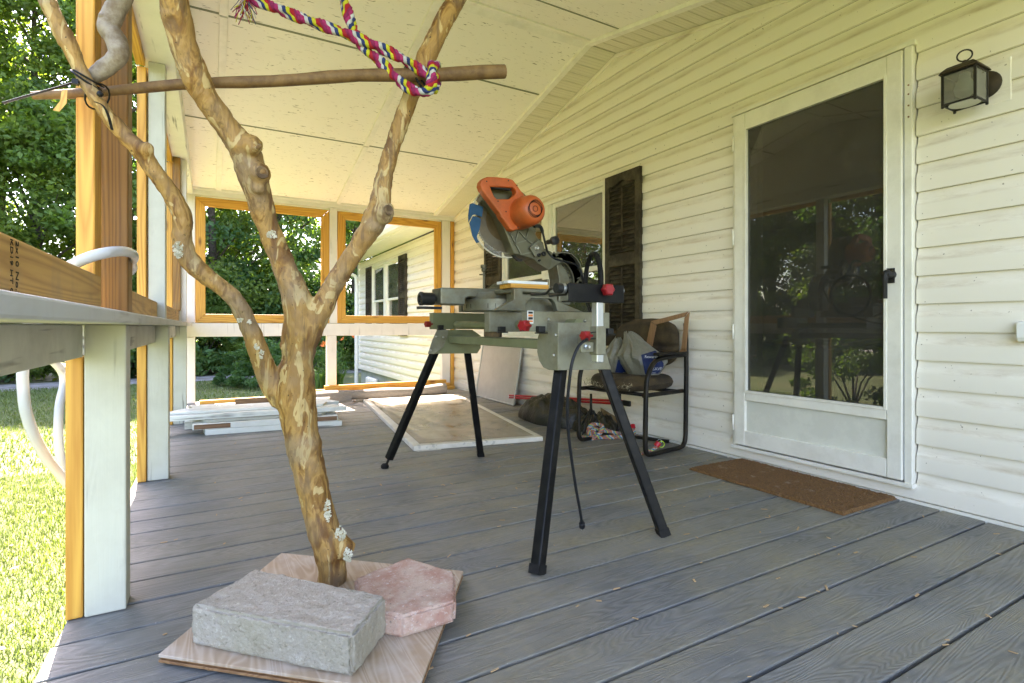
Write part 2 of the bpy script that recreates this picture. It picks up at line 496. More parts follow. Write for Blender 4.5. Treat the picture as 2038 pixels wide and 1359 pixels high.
def course_mesh(a0, a1, b0, b1, z0, nm='siding_course', t0=0.0, t1=1.0):
    # a: y range at the bottom, b: y range at the top
    prof = [(0.0, 0.998)]
    for t_ in (0.93, 0.85, 0.77, 0.70, 0.63, 0.57): 
        u = (0.998 - t_) / (0.998 - 0.57)
        prof.append((-0.0175 * (u ** 1.6), t_))
    prof += [(-0.0182, 0.50), (-0.0195, 0.05), (-0.0180, 0.0), (-0.001, 0.004)]
    if t0 > 0 or t1 < 1:
        def xat(tq):
            for (xa_, ta_), (xb_, tb_) in zip(prof, prof[1:]):
                if ta_ >= tq >= tb_: return lerp(xb_, xa_, (tq - tb_) / max(ta_ - tb_, 1e-6))
            return -0.0005
        prof = [(xat(min(t1, 0.998)), min(t1, 0.998))] + [(x_, q_) for (x_, q_) in prof if t0 + 0.005 < q_ < t1 - 0.005] + [(xat(max(t0, 0.005)), max(t0, 0.005)), (0.0, max(t0, 0.005))]
    m_ = MB(); n = len(prof); vs_ = []
    for (x, t_) in prof:
        vs_.append((XW + x, lerp(a0, b0, t_), z0 + ZP * t_)); 
    for (x, t_) in prof:
        vs_.append((XW + x, lerp(a1, b1, t_), z0 + ZP * t_))
    fs = [(i, i + 1, n + i + 1, n + i) for i in range(n - 1)] + [tuple(range(n)), tuple(range(2 * n - 1, n - 1, -1))]
    m_._add(vs_, fs)
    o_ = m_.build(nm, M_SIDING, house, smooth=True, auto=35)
    return o_
seams = {}
kk = 0
for k in range(0, 25):
    z0 = -0.106 + ZP * k; z1 = z0 + ZP
    r0 = wall_top_range(z0); r1 = wall_top_range(min(z1, RID_Z + 0.04))
    if z0 > 2.13 - ZP + 0.001 and z0 <= 2.13: r0 = wall_top_range(2.1301)
    if r0[1] - r0[0] < 0.2: break
    rows = [r0[0]]
    segs = []
    lo, hi = r0
    lo1, hi1 = r1
    cur = lo; cur1 = lo1
    for (a, b, c, d) in openings(z0, z1):
        segs.append((cur, a, cur1, a)); cur = cur1 = b
        if z0 < c - 0.004: course_mesh(a, b, a, b, z0, t1=(c - z0) / ZP)
        if z1 > d + 0.004: course_mesh(a, b, a, b, z0, t0=(d - z0) / ZP)
    segs.append((cur, hi, cur1, hi1))
    rs = random.Random(k // 2)
    cuts = [0.62 + rs.uniform(-0.25, 0.2), 5.6 + rs.uniform(-0.5, 0.5), 9.0 + rs.uniform(-0.8, 0.8)]
    for (a, b, a1, b1) in segs:
        c_ = [q for q in cuts if max(a, a1) + 0.25 < q < min(b, b1) - 0.25]
        pts0 = [a] + c_ + [b]; pts1 = [a1] + c_ + [b1]
        for i in range(len(pts0) - 1):
            ov = 0.0 if i == 0 else 0.0012
            course_mesh(pts0[i] + ov, pts0[i + 1], pts1[i] + ov, pts1[i + 1], z0)
# wall sheathing behind the siding, split around openings (keeps the room dark)
m = MB()
def sheath(y0, y1, z0, z1): m.box(XW + 0.002, XW + 0.10, y0, y1, z0, z1)
sheath(YH0, DOOR[0], -0.1, 2.12); sheath(DOOR[1], WIN[0], -0.1, 2.12); sheath(WIN[1], WIN2[0], -0.1, 2.12); sheath(WIN2[1], YH1, -0.1, 2.12)
sheath(DOOR[0], DOOR[1], -0.1, DOOR[2]); sheath(DOOR[0], DOOR[1], DOOR[3], 2.12)
for w in (WIN, WIN2):
    sheath(w[0], w[1], -0.1, w[2]); sheath(w[0], w[1], w[3], 2.12)
m.prism([(XW + 0.002, -0.25, 2.12), (XW + 0.002, RID_Y, 2.90), (XW + 0.002, 6.55, 2.12)], (0.1, 0, 0))
m.build('wall_sheathing', M_DARK, house)
# the rest of the shell: end wall, back, floor, ceiling inside
M_ROOM = flat('room_wall_paint', (0.34, 0.30, 0.25), 0.8)
m = MB(); m.box(XW + 0.1, XW + 4.2, YH1 - 0.1, YH1, -0.1, 2.12); m.box(XW + 0.1, XW + 4.2, YH0, YH0 + 0.1, -0.1, 2.12); m.box(XW + 4.1, XW + 4.2, YH0 + 0.1, YH1 - 0.1, -0.1, 2.12)
m.box(XW + 0.105, XW + 4.1, 5.6, 5.7, -0.1, 2.12)
m.build('inner_wall', M_ROOM, house)
m = MB(); m.box(XW + 0.1, XW + 4.2, YH0, YH1, -0.16, -0.102); m.build('room_floor', flat('room_floor_brown', (0.10, 0.065, 0.04), 0.5), house)
m = MB(); m.box(XW + 0.102, XW + 4.2, YH0, YH1, 2.125, 2.17); m.build('room_ceiling', M_ROOM, house)
# foundation skirting and roof
M_SKIRT = mottled('skirting_grey_green', (0.34, 0.37, 0.32), (0.27, 0.30, 0.26), 4, 0.4, 0.6, bump=0.2)
m = MB(); m.box(XW + 0.03, XW + 0.09, YH0 + 0.03, YH1 - 0.03, GZ - 0.05, -0.103); m.box(XW + 0.09, XW + 4.1, YH1 - 0.09, YH1 - 0.03, GZ - 0.05, -0.103)
m.build('foundation_skirting', M_SKIRT, house)
M_SHING = mottled('roof_shingle_grey', (0.10, 0.095, 0.09), (0.16, 0.15, 0.14), 8, bump=0.5)
EX = 2.32
m = MB()
m.prism([(EX - 0.03, YH0 - 0.2, 2.235), (XW + 2.2, YH0 - 0.2, 3.02), (XW + 4.6, YH0 - 0.2, 2.2), (XW + 4.6, YH0 - 0.2, 2.26), (XW + 2.2, YH0 - 0.2, 3.1), (EX - 0.03, YH0 - 0.2, 2.30)], (0, Y_EAVE[0] - 0.3 - YH0 + 0.2, 0))
m.build('roof', M_SHING, house); m = MB()
m.prism([(EX - 0.03, Y_EAVE[1] + 0.32, 2.235), (XW + 2.2, Y_EAVE[1] + 0.32, 3.02), (XW + 4.6, Y_EAVE[1] + 0.32, 2.2), (XW + 4.6, Y_EAVE[1] + 0.32, 2.26), (XW + 2.2, Y_EAVE[1] + 0.32, 3.1), (EX - 0.03, Y_EAVE[1] + 0.32, 2.30)], (0, YH1 + 0.25 - Y_EAVE[1] - 0.32, 0))
m.build('roof', M_SHING, house)
m = MB()
m.box(EX, XW - 0.002, Y_EAVE[1] + 0.31, YH1 + 0.2, 2.132, 2.15); m.build('eave_soffit', M_WHITEM, house); m = MB(); m.box(EX, XW - 0.002, YH0 - 0.2, Y_EAVE[0] - 0.31, 2.132, 2.15)
m.build('eave_soffit', M_WHITEM, house)
m = MB()
m.box(EX - 0.02, EX - 0.002, Y_EAVE[1] + 0.31, YH1 + 0.2, 2.11, 2.25)
m.build('fascia', M_WHITEM, house)
m = MB()
gp = [(EX - 0.022, 2.245), (EX - 0.022, 2.14), (EX - 0.09, 2.14), (EX - 0.115, 2.19), (EX - 0.125, 2.245), (EX - 0.118, 2.245), (EX - 0.105, 2.19), (EX - 0.085, 2.147), (EX - 0.03, 2.147), (EX - 0.03, 2.245)]
m.prism([(x, Y_EAVE[1] + 0.31, z) for (x, z) in gp], (0, YH1 + 0.21 - Y_EAVE[1] - 0.31, 0))
gut = m.build('gutter', M_WHITEM, house)
m = MB()
dp = smooth_path([(EX - 0.07, YH1 + 0.1, 2.16), (EX - 0.07, YH1 + 0.1, 2.05), (EX + 0.06, YH1 + 0.06, 1.95), (XW - 0.14, YH1 + 0.0, 1.86), (XW - 0.07, YH1 - 0.02, 1.76), (XW - 0.065, YH1 - 0.02, 1.2), (XW - 0.065, YH1 - 0.02, -0.45)], 5)
m.tube(dp, 0.042, 8, flat=(1.1, 0.9)); m.build('downspout', M_WHITEM, gut, smooth=True, auto=40)
m = MB(); m.box(XW - 0.03, XW + 0.02, YH1 - 0.08, YH1 + 0.02, -0.106, 2.12); m.build('corner_trim', M_WHITEM, house, bevel=0.004)
m = MB(); m.box(XW - 0.022, XW - 0.001, -0.7, YF, -0.035, 0.012); m.build('base_strip', M_ALU, house)
m = MB(); m.obox((XW - 0.04, 10.2, -0.40), (0, 1, 0), (1, 0, 0), (0, 0, 1), 0.33, 0.05, 0.2)
o = m.build('loose_plaster_patch', mottled('plaster_white', (0.75, 0.75, 0.7), (0.6, 0.6, 0.55), 20), house, bevel=0.05, seg=3)

# storm door
XD = XW - 0.03
door = None
m = MB()
y0, y1, z0, z1 = DOOR
def frame(m, x0, x1, y0, y1, z0, z1, w, wb=None, wt=None):
    wb = w if wb is None else wb; wt = w if wt is None else wt
    m.box(x0, x1, y0, y0 + w, z0, z1); m.box(x0, x1, y1 - w, y1, z0, z1)
    if wb: m.box(x0, x1, y0 + w, y1 - w, z0, z0 + wb)
    if wt: m.box(x0, x1, y0 + w, y1 - w, z1 - wt, z1)
m.box(XD - 0.012, XW + 0.02, y0 + 0.006, y0 + 0.037, z0, z1 - 0.004); m.box(XD - 0.008, XW + 0.02, y1 - 0.022, y1 - 0.002, z0, z1 - 0.004)
m.box(XD - 0.016, XW + 0.02, y0 - 0.006, y1 + 0.006, z1 - 0.004, z1 + 0.018)
m.box(XD - 0.02, XW + 0.02, y0 + 0.0, y1 + 0.004, z0 - 0.018, z0 + 0.002)
door = m.build('door', M_ALU, house, bevel=0.003)
door['label'] = 'white aluminium storm door with tall dark glass and lower kick panel'
DY0, DY1, DZ0, DZ1 = 1.206, 2.076, 0.095, 2.008
m = MB()
m.box(XD - 0.024, XD + 0.01, DY0, DY0 + 0.062, DZ0, DZ1); m.box(XD - 0.024, XD + 0.01, DY1 - 0.07, DY1, DZ0, DZ1)
m.box(XD - 0.0225, XD + 0.01, DY0 + 0.062, DY1 - 0.07, DZ1 - 0.09, DZ1); m.box(XD - 0.0225, XD + 0.01, DY0 + 0.062, DY1 - 0.07, 0.355, 0.405); m.box(XD - 0.0225, XD + 0.01, DY0 + 0.062, DY1 - 0.07, DZ0, DZ0 + 0.085)
m.build('door_frame', M_ALU, door, bevel=0.004)
m = MB(); frame(m, XD - 0.028, XD - 0.005, DY0 + 0.06, DY1 - 0.068, 0.40, DZ1 - 0.087, 0.013); m.build('glass_bead', M_ALU, door, bevel=0.002)
m = MB(); frame(m, XD - 0.012, XD + 0.02, y0 + 0.037, DY0 - 0.003, DZ0, DZ1, 0.0005, 0, 0); m.box(XD - 0.004, XD + 0.02, y0 + 0.037, DY0 - 0.002, DZ0, DZ1)
m.build('closer_channel', flat('aluminium_bluish', (0.60, 0.66, 0.70), 0.35, 0.3, dirt=(0.3, 0.26, 0.18)), door)
m = MB(); m.box(XD - 0.006, XD + 0.004, DY0 + 0.062, DY1 - 0.07, DZ0 + 0.085, 0.355)
m.build('kick_panel', mottled('kick_panel_speckled', (0.66, 0.655, 0.57), (0.62, 0.615, 0.535), 9, speck=None, bump=0.5, bscale=240, dist=0.001), door)
m = MB(); m.box(XD - 0.008, XD - 0.004, DY0 + 0.06, DY1 - 0.068, 0.40, DZ1 - 0.088); m.build('glass_pane', M_GLASSD, door)
m = MB()
m.lathe((XD - 0.024, 1.247, 1.012), (-1, 0, 0), [(0, 0.021), (0.008, 0.021), (0.012, 0.016), (0.035, 0.014), (0.045, 0.011)], 14)
m.box(XD - 0.030, XD - 0.024, 1.233, 1.262, 0.975, 1.042)
m.tube(smooth_path([(XD - 0.062, 1.250, 1.022), (XD - 0.066, 1.253, 0.985), (XD - 0.062, 1.255, 0.94), (XD - 0.060, 1.256, 0.905)], 4), [0.012] * 5 + [0.010] * 8, 8)
m.ball((XD - 0.058, 1.250, 1.018), 0.017, 8, 6)
m.build('handle', M_BLACKP, door, smooth=True, auto=40)
for zz in (0.22, 0.75, 1.3, 1.85):
    m = MB(); m.tube([(XD - 0.028, DY1 + 0.004, zz - 0.045), (XD - 0.028, DY1 + 0.004, zz + 0.045)], 0.006, 8); m.build('hinge', M_ALU, door, smooth=True)
for zz in (1.705, 1.755, 1.805, 1.845):
    m = MB(); m.lathe((XD - 0.012, y0 + 0.02, zz), (-1, 0, 0), [(0, 0.004), (0.003, 0.003)], 8); m.build('screw', flat('rusty_screw', (0.22, 0.08, 0.03), 0.7), door)
# inner entry door edge and hinge seen behind the glass, table and striped chair in the room
m = MB(); m.box(XW + 0.03, XW + 0.08, 1.985, 2.03, 0.1, 2.0); m.build('entry_door_edge', M_VWHITE, house)
M_TAB = wood('table_brown', (0.10, 0.04, 0.015), (0.25, 0.11, 0.04), 'y', knots=False)
tbl = thing('dining_table', (XW + 1.1, 2.1, -0.10), 'round brown table inside the house behind the storm door glass', 'table')
m = MB(); m.lathe((XW + 1.1, 2.1, 0.64), (0, 0, 1), [(0, 0.5), (0.02, 0.52), (0.04, 0.5)], 28); m.build('tabletop', M_TAB, tbl)
m = MB(); m.lathe((XW + 1.1, 2.1, -0.10), (0, 0, 1), [(0, 0.22), (0.05, 0.2), (0.1, 0.05), (0.74, 0.05)], 16); m.build('pedestal', M_TAB, tbl)

# windows with shutters
def make_window(w, xin=XW):
    y0, y1, z0, z1 = w
    m = MB(); frame(m, xin - 0.028, xin + 0.03, y0, y1, z0, z1, 0.03)
    win = m.build('window', M_VWHITE, house, bevel=0.003)
    ym = (y0 + y1) / 2 - 0.0
    m = MB(); m.box(xin - 0.02, xin + 0.035, ym - 0.075, ym + 0.075, z0 + 0.03, z1 - 0.03); m.box(xin - 0.026, xin - 0.02, ym - 0.035, ym + 0.03, z0 + 0.03, z1 - 0.03)
    m.build('mullion', M_VWHITE, win, bevel=0.003)
    zm = z0 + (z1 - z0) * 0.47
    for (a, b) in ((y0 + 0.03, ym - 0.075), (ym + 0.075, y1 - 0.03)):
        m = MB(); frame(m, xin - 0.004, xin + 0.022, a, b, zm - 0.02, z1 - 0.03, 0.04); m.build('upper_sash', M_VWHITE, win, bevel=0.003)
        m = MB(); frame(m, xin + 0.022, xin + 0.048, a, b, z0 + 0.03, zm + 0.02, 0.04); m.build('lower_sash', M_VWHITE, win, bevel=0.003)
        m = MB(); m.box(xin + 0.007, xin + 0.010, a + 0.04, b - 0.04, zm + 0.02, z1 - 0.07); m.build('pane', M_GLASS, win)
        m = MB(); m.box(xin + 0.034, xin + 0.037, a + 0.04, b - 0.04, z0 + 0.07, zm - 0.02); m.build('pane', M_GLASS, win)
    return win
def make_shutter(y0, y1, z0, z1, xin=XW):
    x0, x1 = xin - 0.045, xin - 0.014
    m = MB(); m.box(x0, x1, y0, y0 + 0.05, z0, z1); m.box(x0, x1, y1 - 0.05, y1, z0, z1)
    zm = z0 + (z1 - z0) * 0.5
    m.box(x0 + 0.001, x1, y0 + 0.05, y1 - 0.05, z0, z0 + 0.085); m.box(x0 + 0.001, x1, y0 + 0.05, y1 - 0.05, zm - 0.045, zm + 0.045)
    pts = [(x0 + 0.001, y0 + 0.05, z1), (x0 + 0.001, y0 + 0.05, z1 - 0.085)]
    for i in range(13):
        u = i / 12.0; pts.append((x0 + 0.001, lerp(y0 + 0.05, y1 - 0.05, u), z1 - 0.085 + 0.028 * math.exp(-((u - 0.5) / 0.2) ** 2)))
    pts.append((x0 + 0.001, y1 - 0.05, z1))
    m.prism(pts, (0.03, 0, 0))
    sh = m.build('shutter', M_SHUT, house, bevel=0.002)
    m = MB(); m.box(x1 - 0.006, x1, y0 + 0.05, y1 - 0.05, z0 + 0.08, z1 - 0.05); m.build('shutter_back', M_SHUT, sh)
    proto = None
    for (a, b) in ((z0 + 0.092, zm - 0.05), (zm + 0.05, z1 - 0.092)):
        n = int(round((b - a) / 0.031))
        for i in range(n):
            z = a + (b - a) * (i + 0.5) / n
            if proto is None:
                m = MB(); m.obox((x0 + 0.016, (y0 + y1) / 2, z), (0, 1, 0), (0.62, 0, 0.78), (-0.78, 0, 0.62), (y1 - y0) / 2 - 0.05, 0.016, 0.003)
                proto = m.build('slat', M_SHUT, sh); zb = z
            else:
                c = proto.copy(); COL.objects.link(c); c.parent = sh; c.location.z = z - zb
    for zz in (zm - 0.3, zm + 0.3):
        m = MB(); m.box(x0 + 0.002, x0 + 0.006, (y0 + y1) / 2 - 0.007, (y0 + y1) / 2 + 0.007, zz - 0.24, zz + 0.24); m.build('tilt_rod', M_SHUT, sh)
    return sh
make_window(WIN); make_window(WIN2)
make_shutter(2.877, 3.262, 0.63, 1.935); make_shutter(4.998, 5.38, 0.63, 1.935)
make_shutter(8.15, 8.545, 0.63, 1.935); make_shutter(10.265, 10.66, 0.63, 1.935)
# curtains in the far window
M_CURT = flat('curtain_grey', (0.40, 0.41, 0.38), 0.9)
m = MB(); pts = []
for w, nm in ((WIN2, 'curtain'),):
    n = 60
    for i in range(n + 1):
        yy = lerp(w[0] + 0.03, w[1] - 0.03, i / n); xx = XW + 0.13 + 0.018 * math.sin(i * 1.5)
        pts.append((xx, yy))
    vs_ = [(x, y, WIN2[2]) for x, y in pts] + [(x, y, WIN2[3]) for x, y in pts]
    m._add(vs_, [(i, i + 1, n + 2 + i, n + 1 + i) for i in range(n)])
tag(m.build('curtain', M_CURT, smooth=True), 'grey gathered curtain hanging behind the far double window', 'curtain')

# soffit strip along the gable with its vented panels, trim and channel
M_SOFF = None
t = NT('soffit_vented_vinyl')
cc = t.co(rnd=False)
vo = t.n('TexVoronoi', i_Vector=t.co(rnd=False, scale=(1, 1, 1)), i_Scale=150.0, feature='F1', i_Randomness=0.0)
dots = t.ramp(vo.outputs['Distance'], [(0.18, 1.0), (0.27, 0.0)])
t.bump(dots, -0.4, 0.001)
M_SOFF = t.fin(t.mix(t.math('MULTIPLY', dots, 0.8), (0.72, 0.68, 0.545), (0.22, 0.19, 0.13)), 0.5)
SX0 = 2.452
soff = []
for side in (-1, 1):
    y = RID_Y + side * 0.006
    while abs(y - RID_Y) < 3.24:
        ya = y; yb = y + side * 0.098
        pa, pb = roofz(ya), roofz(yb)
        m = MB()
        lo_, hi_ = (ya, yb) if ya < yb else (yb, ya)
        zl, zh = roofz(lo_), roofz(hi_)
        m.hexa([(SX0, lo_ + 0.0015, zl), (XW - 0.001, lo_ + 0.0015, zl), (XW - 0.001, hi_ - 0.0015, zh), (SX0, hi_ - 0.0015, zh),
                (SX0, lo_ + 0.0015, zl + 0.012), (XW - 0.001, lo_ + 0.0015, zl + 0.012), (XW - 0.001, hi_ - 0.0015, zh + 0.012), (SX0, hi_ - 0.0015, zh + 0.012)])
        m.build('soffit_panel', M_SOFF, house, bevel=0.002, seg=1)
        y = yb + side * 0.001
def slope_bar(m, x0, x1, ya, yb, dz0, dz1):
    lo_, hi_ = min(ya, yb), max(ya, yb)
    zl, zh = roofz(lo_), roofz(hi_)
    m.hexa([(x0, lo_, zl + dz0), (x1, lo_, zl + dz0), (x1, hi_, zh + dz0), (x0, hi_, zh + dz0), (x0, lo_, zl + dz1), (x1, lo_, zl + dz1), (x1, hi_, zh + dz1), (x0, hi_, zh + dz1)])
for side in (-1, 1):
    m = MB(); slope_bar(m, XW - 0.032, XW - 0.0005, RID_Y + side * 0.001, RID_Y + side * 3.24, -0.03, -0.002); m.build('wall_channel', M_SIDING, house, bevel=0.003)
# ---------------------------------------------------------------- porch frame and roof
porch = thing('porch', (0, 3.0, 0), 'covered porch frame with white posts, new yellow pine screen framing and cream panelled ceiling', 'porch')
def pbox(name, mat, x0, x1, y0, y1, z0, z1, bevel=0.004, seg=2):
    m_ = MB(); m_.box(x0, x1, y0, y1, z0, z1)
    return m_.build(name, mat, porch, bevel=bevel, seg=seg)
ZC0, ZC1 = 0.786, 0.814                 # rail cap
# left side: lower white posts, upper posts, yellow studs
for i, (yp, xa, xb) in enumerate(((1.80, -0.295, -0.203), (3.235, -0.279, -0.188), (5.005, -0.262, -0.170), (0.02, -0.3, -0.21))):
    pbox('post', M_POST, xa, xb, yp, yp + 0.089, 0.001, ZC0 - 0.0005)
    if i == 0:
        pbox('post_extension', M_PINED, -0.288, -0.1985, yp + 0.001, yp + 0.088, ZC1 + 0.0005, 2.118)
    else:
        pbox('post', M_POST if i == 1 else M_POSTW, xa + 0.004, xb - 0.014 if i == 1 else xb, yp + 0.002, yp + 0.088, ZC1 + 0.0005, 2.118)
    if i == 0:
        pbox('stud', M_PINEZ, xa - 0.040, xa - 0.003, yp + 0.004, yp + 0.09, 0.0015, 0.698)
        pbox('stud', M_PINEZ, -0.287, -0.249, 1.652, 1.741, ZC1 + 0.0005, 2.079)
    else:
        pbox('stud', M_PINEZ, xa - 0.042, xa - 0.003, yp - 0.01, yp + 0.079, 0.0015, 0.698)
        pbox('stud', M_PINEZ, xa - 0.042, xa - 0.003, yp - 0.012, yp + 0.077, ZC1 + 0.0905, 2.079)
    if i == 2:
        pbox('stud', M_PINED, xa - 0.001, xb - 0.04, yp - 0.042, yp - 0.003, ZC1 + 0.0905, 2.117)
# rail cap, apron under it, pine plate on top of it
ys = [(-0.7, 1.75), (1.752, 3.6), (3.602, YF - 0.06)]
for (a, b) in ys:
    m_ = MB(); x0 = -0.345
    m_.box(x0, -0.163, a, b, ZC0, ZC1); m_.build('rail_cap', M_CAP, porch, bevel=0.005)
for (a, b) in ((0.112, 1.798), (1.892, 3.232), (3.328, 5.0), (5.1, YF - 0.07), (-0.7, 0.018)):
    pbox('apron', M_APRON, -0.333, -0.297 if a < 1.85 else -0.245, a, b, 0.698, ZC0 - 0.001)
rb = pbox('plate_rail', M_RAIL2, -0.276, -0.237, 0.112, 1.65, ZC1 + 0.0008, 0.904)
rb['label'] = 'treated pine rail board with dark knots and a black grade stamp'
for (a, b) in ((-0.7, 0.018), (1.892, 3.234), (3.326, 5.002), (5.096, YF - 0.07)):
    pbox('plate_rail', M_RAIL2, -0.276 if a < 3.3 else -0.262, -0.237 if a < 3.3 else -0.223, a, b, ZC1 + 0.0008, 0.904)
# grade stamp
def text(name, s, mat, loc, rot, size, parent, extrude=0.0002, align='LEFT'):
    cu = bpy.data.curves.new(name, 'FONT'); cu.body = s; cu.size = size; cu.extrude = extrude; cu.align_x = align; cu.resolution_u = 2
    o_ = bpy.data.objects.new(name, cu); COL.objects.link(o_)
    dg = bpy.context.evaluated_depsgraph_get()
    me_ = bpy.data.meshes.new_from_object(o_.evaluated_get(dg)); bpy.data.objects.remove(o_)
    me_.materials.clear(); me_.materials.append(mat)
    ob = bpy.data.objects.new(name, me_); COL.objects.link(ob); ob.parent = parent
    ob.location = Vector(loc) - ORG[parent.name]; ob.rotation_euler = rot
    ORG[ob.name] = Vector(loc)
    return ob
M_INK = flat('black_ink', (0.03, 0.025, 0.02), 0.8, bump=0)
for (yy, s_, sz) in ((0.985, '2x10 No.2', 0.0185), (0.962, 'KD19 HT Q27', 0.0155)):
    ob = text('grade_stamp', s_, M_INK, (-0.2362, yy, 0.9), (0, R(90), 0), sz, rb)
# painted knots on the stamped board are in its wood; nail heads
# level beam over the left posts, gable infill above it
pbox('side_beam', M_BEAMP, -0.30, -0.158, -0.25, YF + 0.05, 2.12, 2.255)
pbox('top_plate', M_PINEY, -0.335, -0.297, 0.11, 1.80, 2.08, 2.119); pbox('top_plate', M_PINEY, -0.325, -0.285, 1.9, 3.22, 2.08, 2.119); pbox('top_plate', M_PINEY, -0.31, -0.265, 3.33, 4.99, 2.08, 2.119); pbox('top_plate', M_PINEY, -0.295, -0.25, 5.1, YF - 0.06, 2.08, 2.119)
m = MB(); m.prism([(-0.205, -0.1, 2.256), (-0.205, -0.05, 2.27), (-0.205, RID_Y, RID_Z + 0.06), (-0.205, 6.2, 2.27), (-0.205, 6.28, 2.256)], (0.012, 0, 0)); m.build('gable_panel', M_OSB, porch)
# far side framing
YB = YF
M_FB = M_BEAMX
m = MB(); m.box(-0.21, XW - 0.004, YB - 0.045, YB + 0.06, 2.118, 2.215); m.build('far_beam', M_FB, porch, bevel=0.004)
m = MB(); m.box(-0.21, XW - 0.004, YB - 0.075, YB - 0.0455, 2.165, 2.235); m.build('beam_trim', M_FB, porch, bevel=0.003)
pbox('corner_post', M_POSTW, -0.212, -0.140, YB - 0.04, YB + 0.05, 0.001, 0.672)
pbox('corner_post', M_POSTW, -0.212, -0.140, YB - 0.04, YB + 0.05, 0.816, 2.117)
pbox('corner_stud', M_PINEZ, -0.255, -0.213, YB - 0.03, YB + 0.05, 0.816, 2.117)
pbox('far_rail', M_POSTW, -0.34, XW - 0.08, YB - 0.045, YB + 0.05, 0.675, 0.8135)
pbox('far_post', M_POSTW, 1.143, 1.247, YB - 0.04, YB + 0.045, 0.001, 0.674)
pbox('far_post', M_POSTW, 1.172, 1.256, YB - 0.035, YB + 0.045, 0.816, 2.117)
pbox('far_post', M_POSTW, 2.535, 2.645, YB - 0.035, YB + 0.05, 0.001, 0.674)
pbox('far_post', M_POSTW, 2.535, 2.645, YB - 0.035, YB + 0.05, 0.816, 2.117)
pbox('wall_stud', M_PINEZ, 2.652, 2.703, YB - 0.03, YB + 0.05, 0.001, 2.117)
def screen_frame(x0, x1, z0, z1, w):
    f = MB()
    def mit(a, b, c, d):
        f.hexa([(a[0], YB - 0.03, a[1]), (b[0], YB - 0.03, b[1]), (c[0], YB - 0.03, c[1]), (d[0], YB - 0.03, d[1]), (a[0], YB + 0.008, a[1]), (b[0], YB + 0.008, b[1]), (c[0], YB + 0.008, c[1]), (d[0], YB + 0.008, d[1])])
        return f
    e_ = 0.0008
    for nm, mat, q in (('frame_stile', M_PINEZ, [(x0, z0 + e_), (x0 + w, z0 + w + e_), (x0 + w, z1 - w - e_), (x0, z1 - e_)]),
                       ('frame_stile', M_PINEZ, [(x1 - w, z0 + w + e_), (x1, z0 + e_), (x1, z1 - e_), (x1 - w, z1 - w - e_)]),
                       ('frame_rail', M_PINEX, [(x0 + e_, z0), (x1 - e_, z0), (x1 - w - e_, z0 + w), (x0 + w + e_, z0 + w)]),
                       ('frame_rail', M_PINEX, [(x0 + w + e_, z1 - w), (x1 - w - e_, z1 - w), (x1 - e_, z1), (x0 + e_, z1)])):
        f = MB(); mit(*q); f.build(nm, mat, porch, bevel=0.003)
screen_frame(-0.137, 1.170, 0.818, 2.098, 0.088)
screen_frame(1.262, 2.528, 0.818, 2.098, 0.088)
# ceiling panels, battens
def sheet(name, mat, x0, x1, ya, yb, dz0=0.0, dz1=0.012, bevel=0.0):
    m_ = MB(); slope_bar(m_, x0, x1, ya, yb, dz0, dz1); return m_.build(name, mat, porch, bevel=bevel)
CZ = 0.016
cols = ((-0.192, 0.069), (0.071, 1.259), (1.261, SX0 - 0.002))
rows_f = (RID_Y + 0.02, 3.797, 4.99, 6.24)
rows_n = (RID_Y - 0.02, 2.79, 1.6, 0.42, -0.3)
GAPJ = 0.005
for (xa, xb) in cols:
    for i in range(3): sheet('ceiling_panel', M_OSB, xa, xb, rows_f[i] + GAPJ, rows_f[i + 1] - GAPJ, CZ, CZ + 0.011)
    for i in range(4): sheet('ceiling_panel', M_OSB, xa, xb, rows_n[i + 1] + GAPJ, rows_n[i] - GAPJ, CZ, CZ + 0.011)
M_GAP = flat('dark_void', (0.09, 0.095, 0.06), 0.9)
M_JNT = flat('joint_strip_olive', (0.22, 0.235, 0.15), 0.6)
for (xa, xb) in cols:
    for yj in (rows_f[1], rows_f[2], rows_n[1], rows_n[2], rows_n[3]): sheet('joint_strip', M_JNT, xa + (0.026 if xa > 0 else 0), xb - 0.026, yj - 0.007, yj + 0.007, CZ - 0.003, CZ - 0.0004)
for xb in (0.070, 1.260):
    for i in range(3): sheet('batten', M_TRIM, xb - 0.024, xb + 0.024, rows_f[i] + 0.008, rows_f[i + 1] - 0.008, CZ - 0.015, CZ - 0.0005, 0.002)
    for i in range(4): sheet('batten', M_TRIM, xb - 0.024, xb + 0.024, rows_n[i + 1] + 0.008, rows_n[i] - 0.008, CZ - 0.015, CZ - 0.0005, 0.002)
m = MB(); m.prism([(-0.19, RID_Y - 0.055, roofz(RID_Y - 0.055) + CZ - 0.012), (-0.19, RID_Y, RID_Z + CZ - 0.011), (-0.19, RID_Y + 0.055, roofz(RID_Y + 0.055) + CZ - 0.012), (-0.19, RID_Y + 0.055, roofz(RID_Y + 0.055) + CZ - 0.0006), (-0.19, RID_Y, RID_Z + CZ - 0.0006), (-0.19, RID_Y - 0.055, roofz(RID_Y - 0.055) + CZ - 0.0006)], (SX0 + 0.188, 0, 0)); m.build('ridge_batten', M_TRIM, porch)
for side in (1, -1):
    sheet('edge_trim', M_TRIM, SX0 - 0.045, SX0 + 0.004, RID_Y + side * 0.002, RID_Y + side * 3.10, -0.012, 0.0155, 0.003)
sheet('roof_deck', M_GAP, -0.30, XW + 0.6, RID_Y + 0.001, YF + 0.26, 0.05, 0.07); sheet('roof_deck', M_GAP, -0.30, XW + 0.6, RID_Y - 0.001, -0.36, 0.05, 0.07)
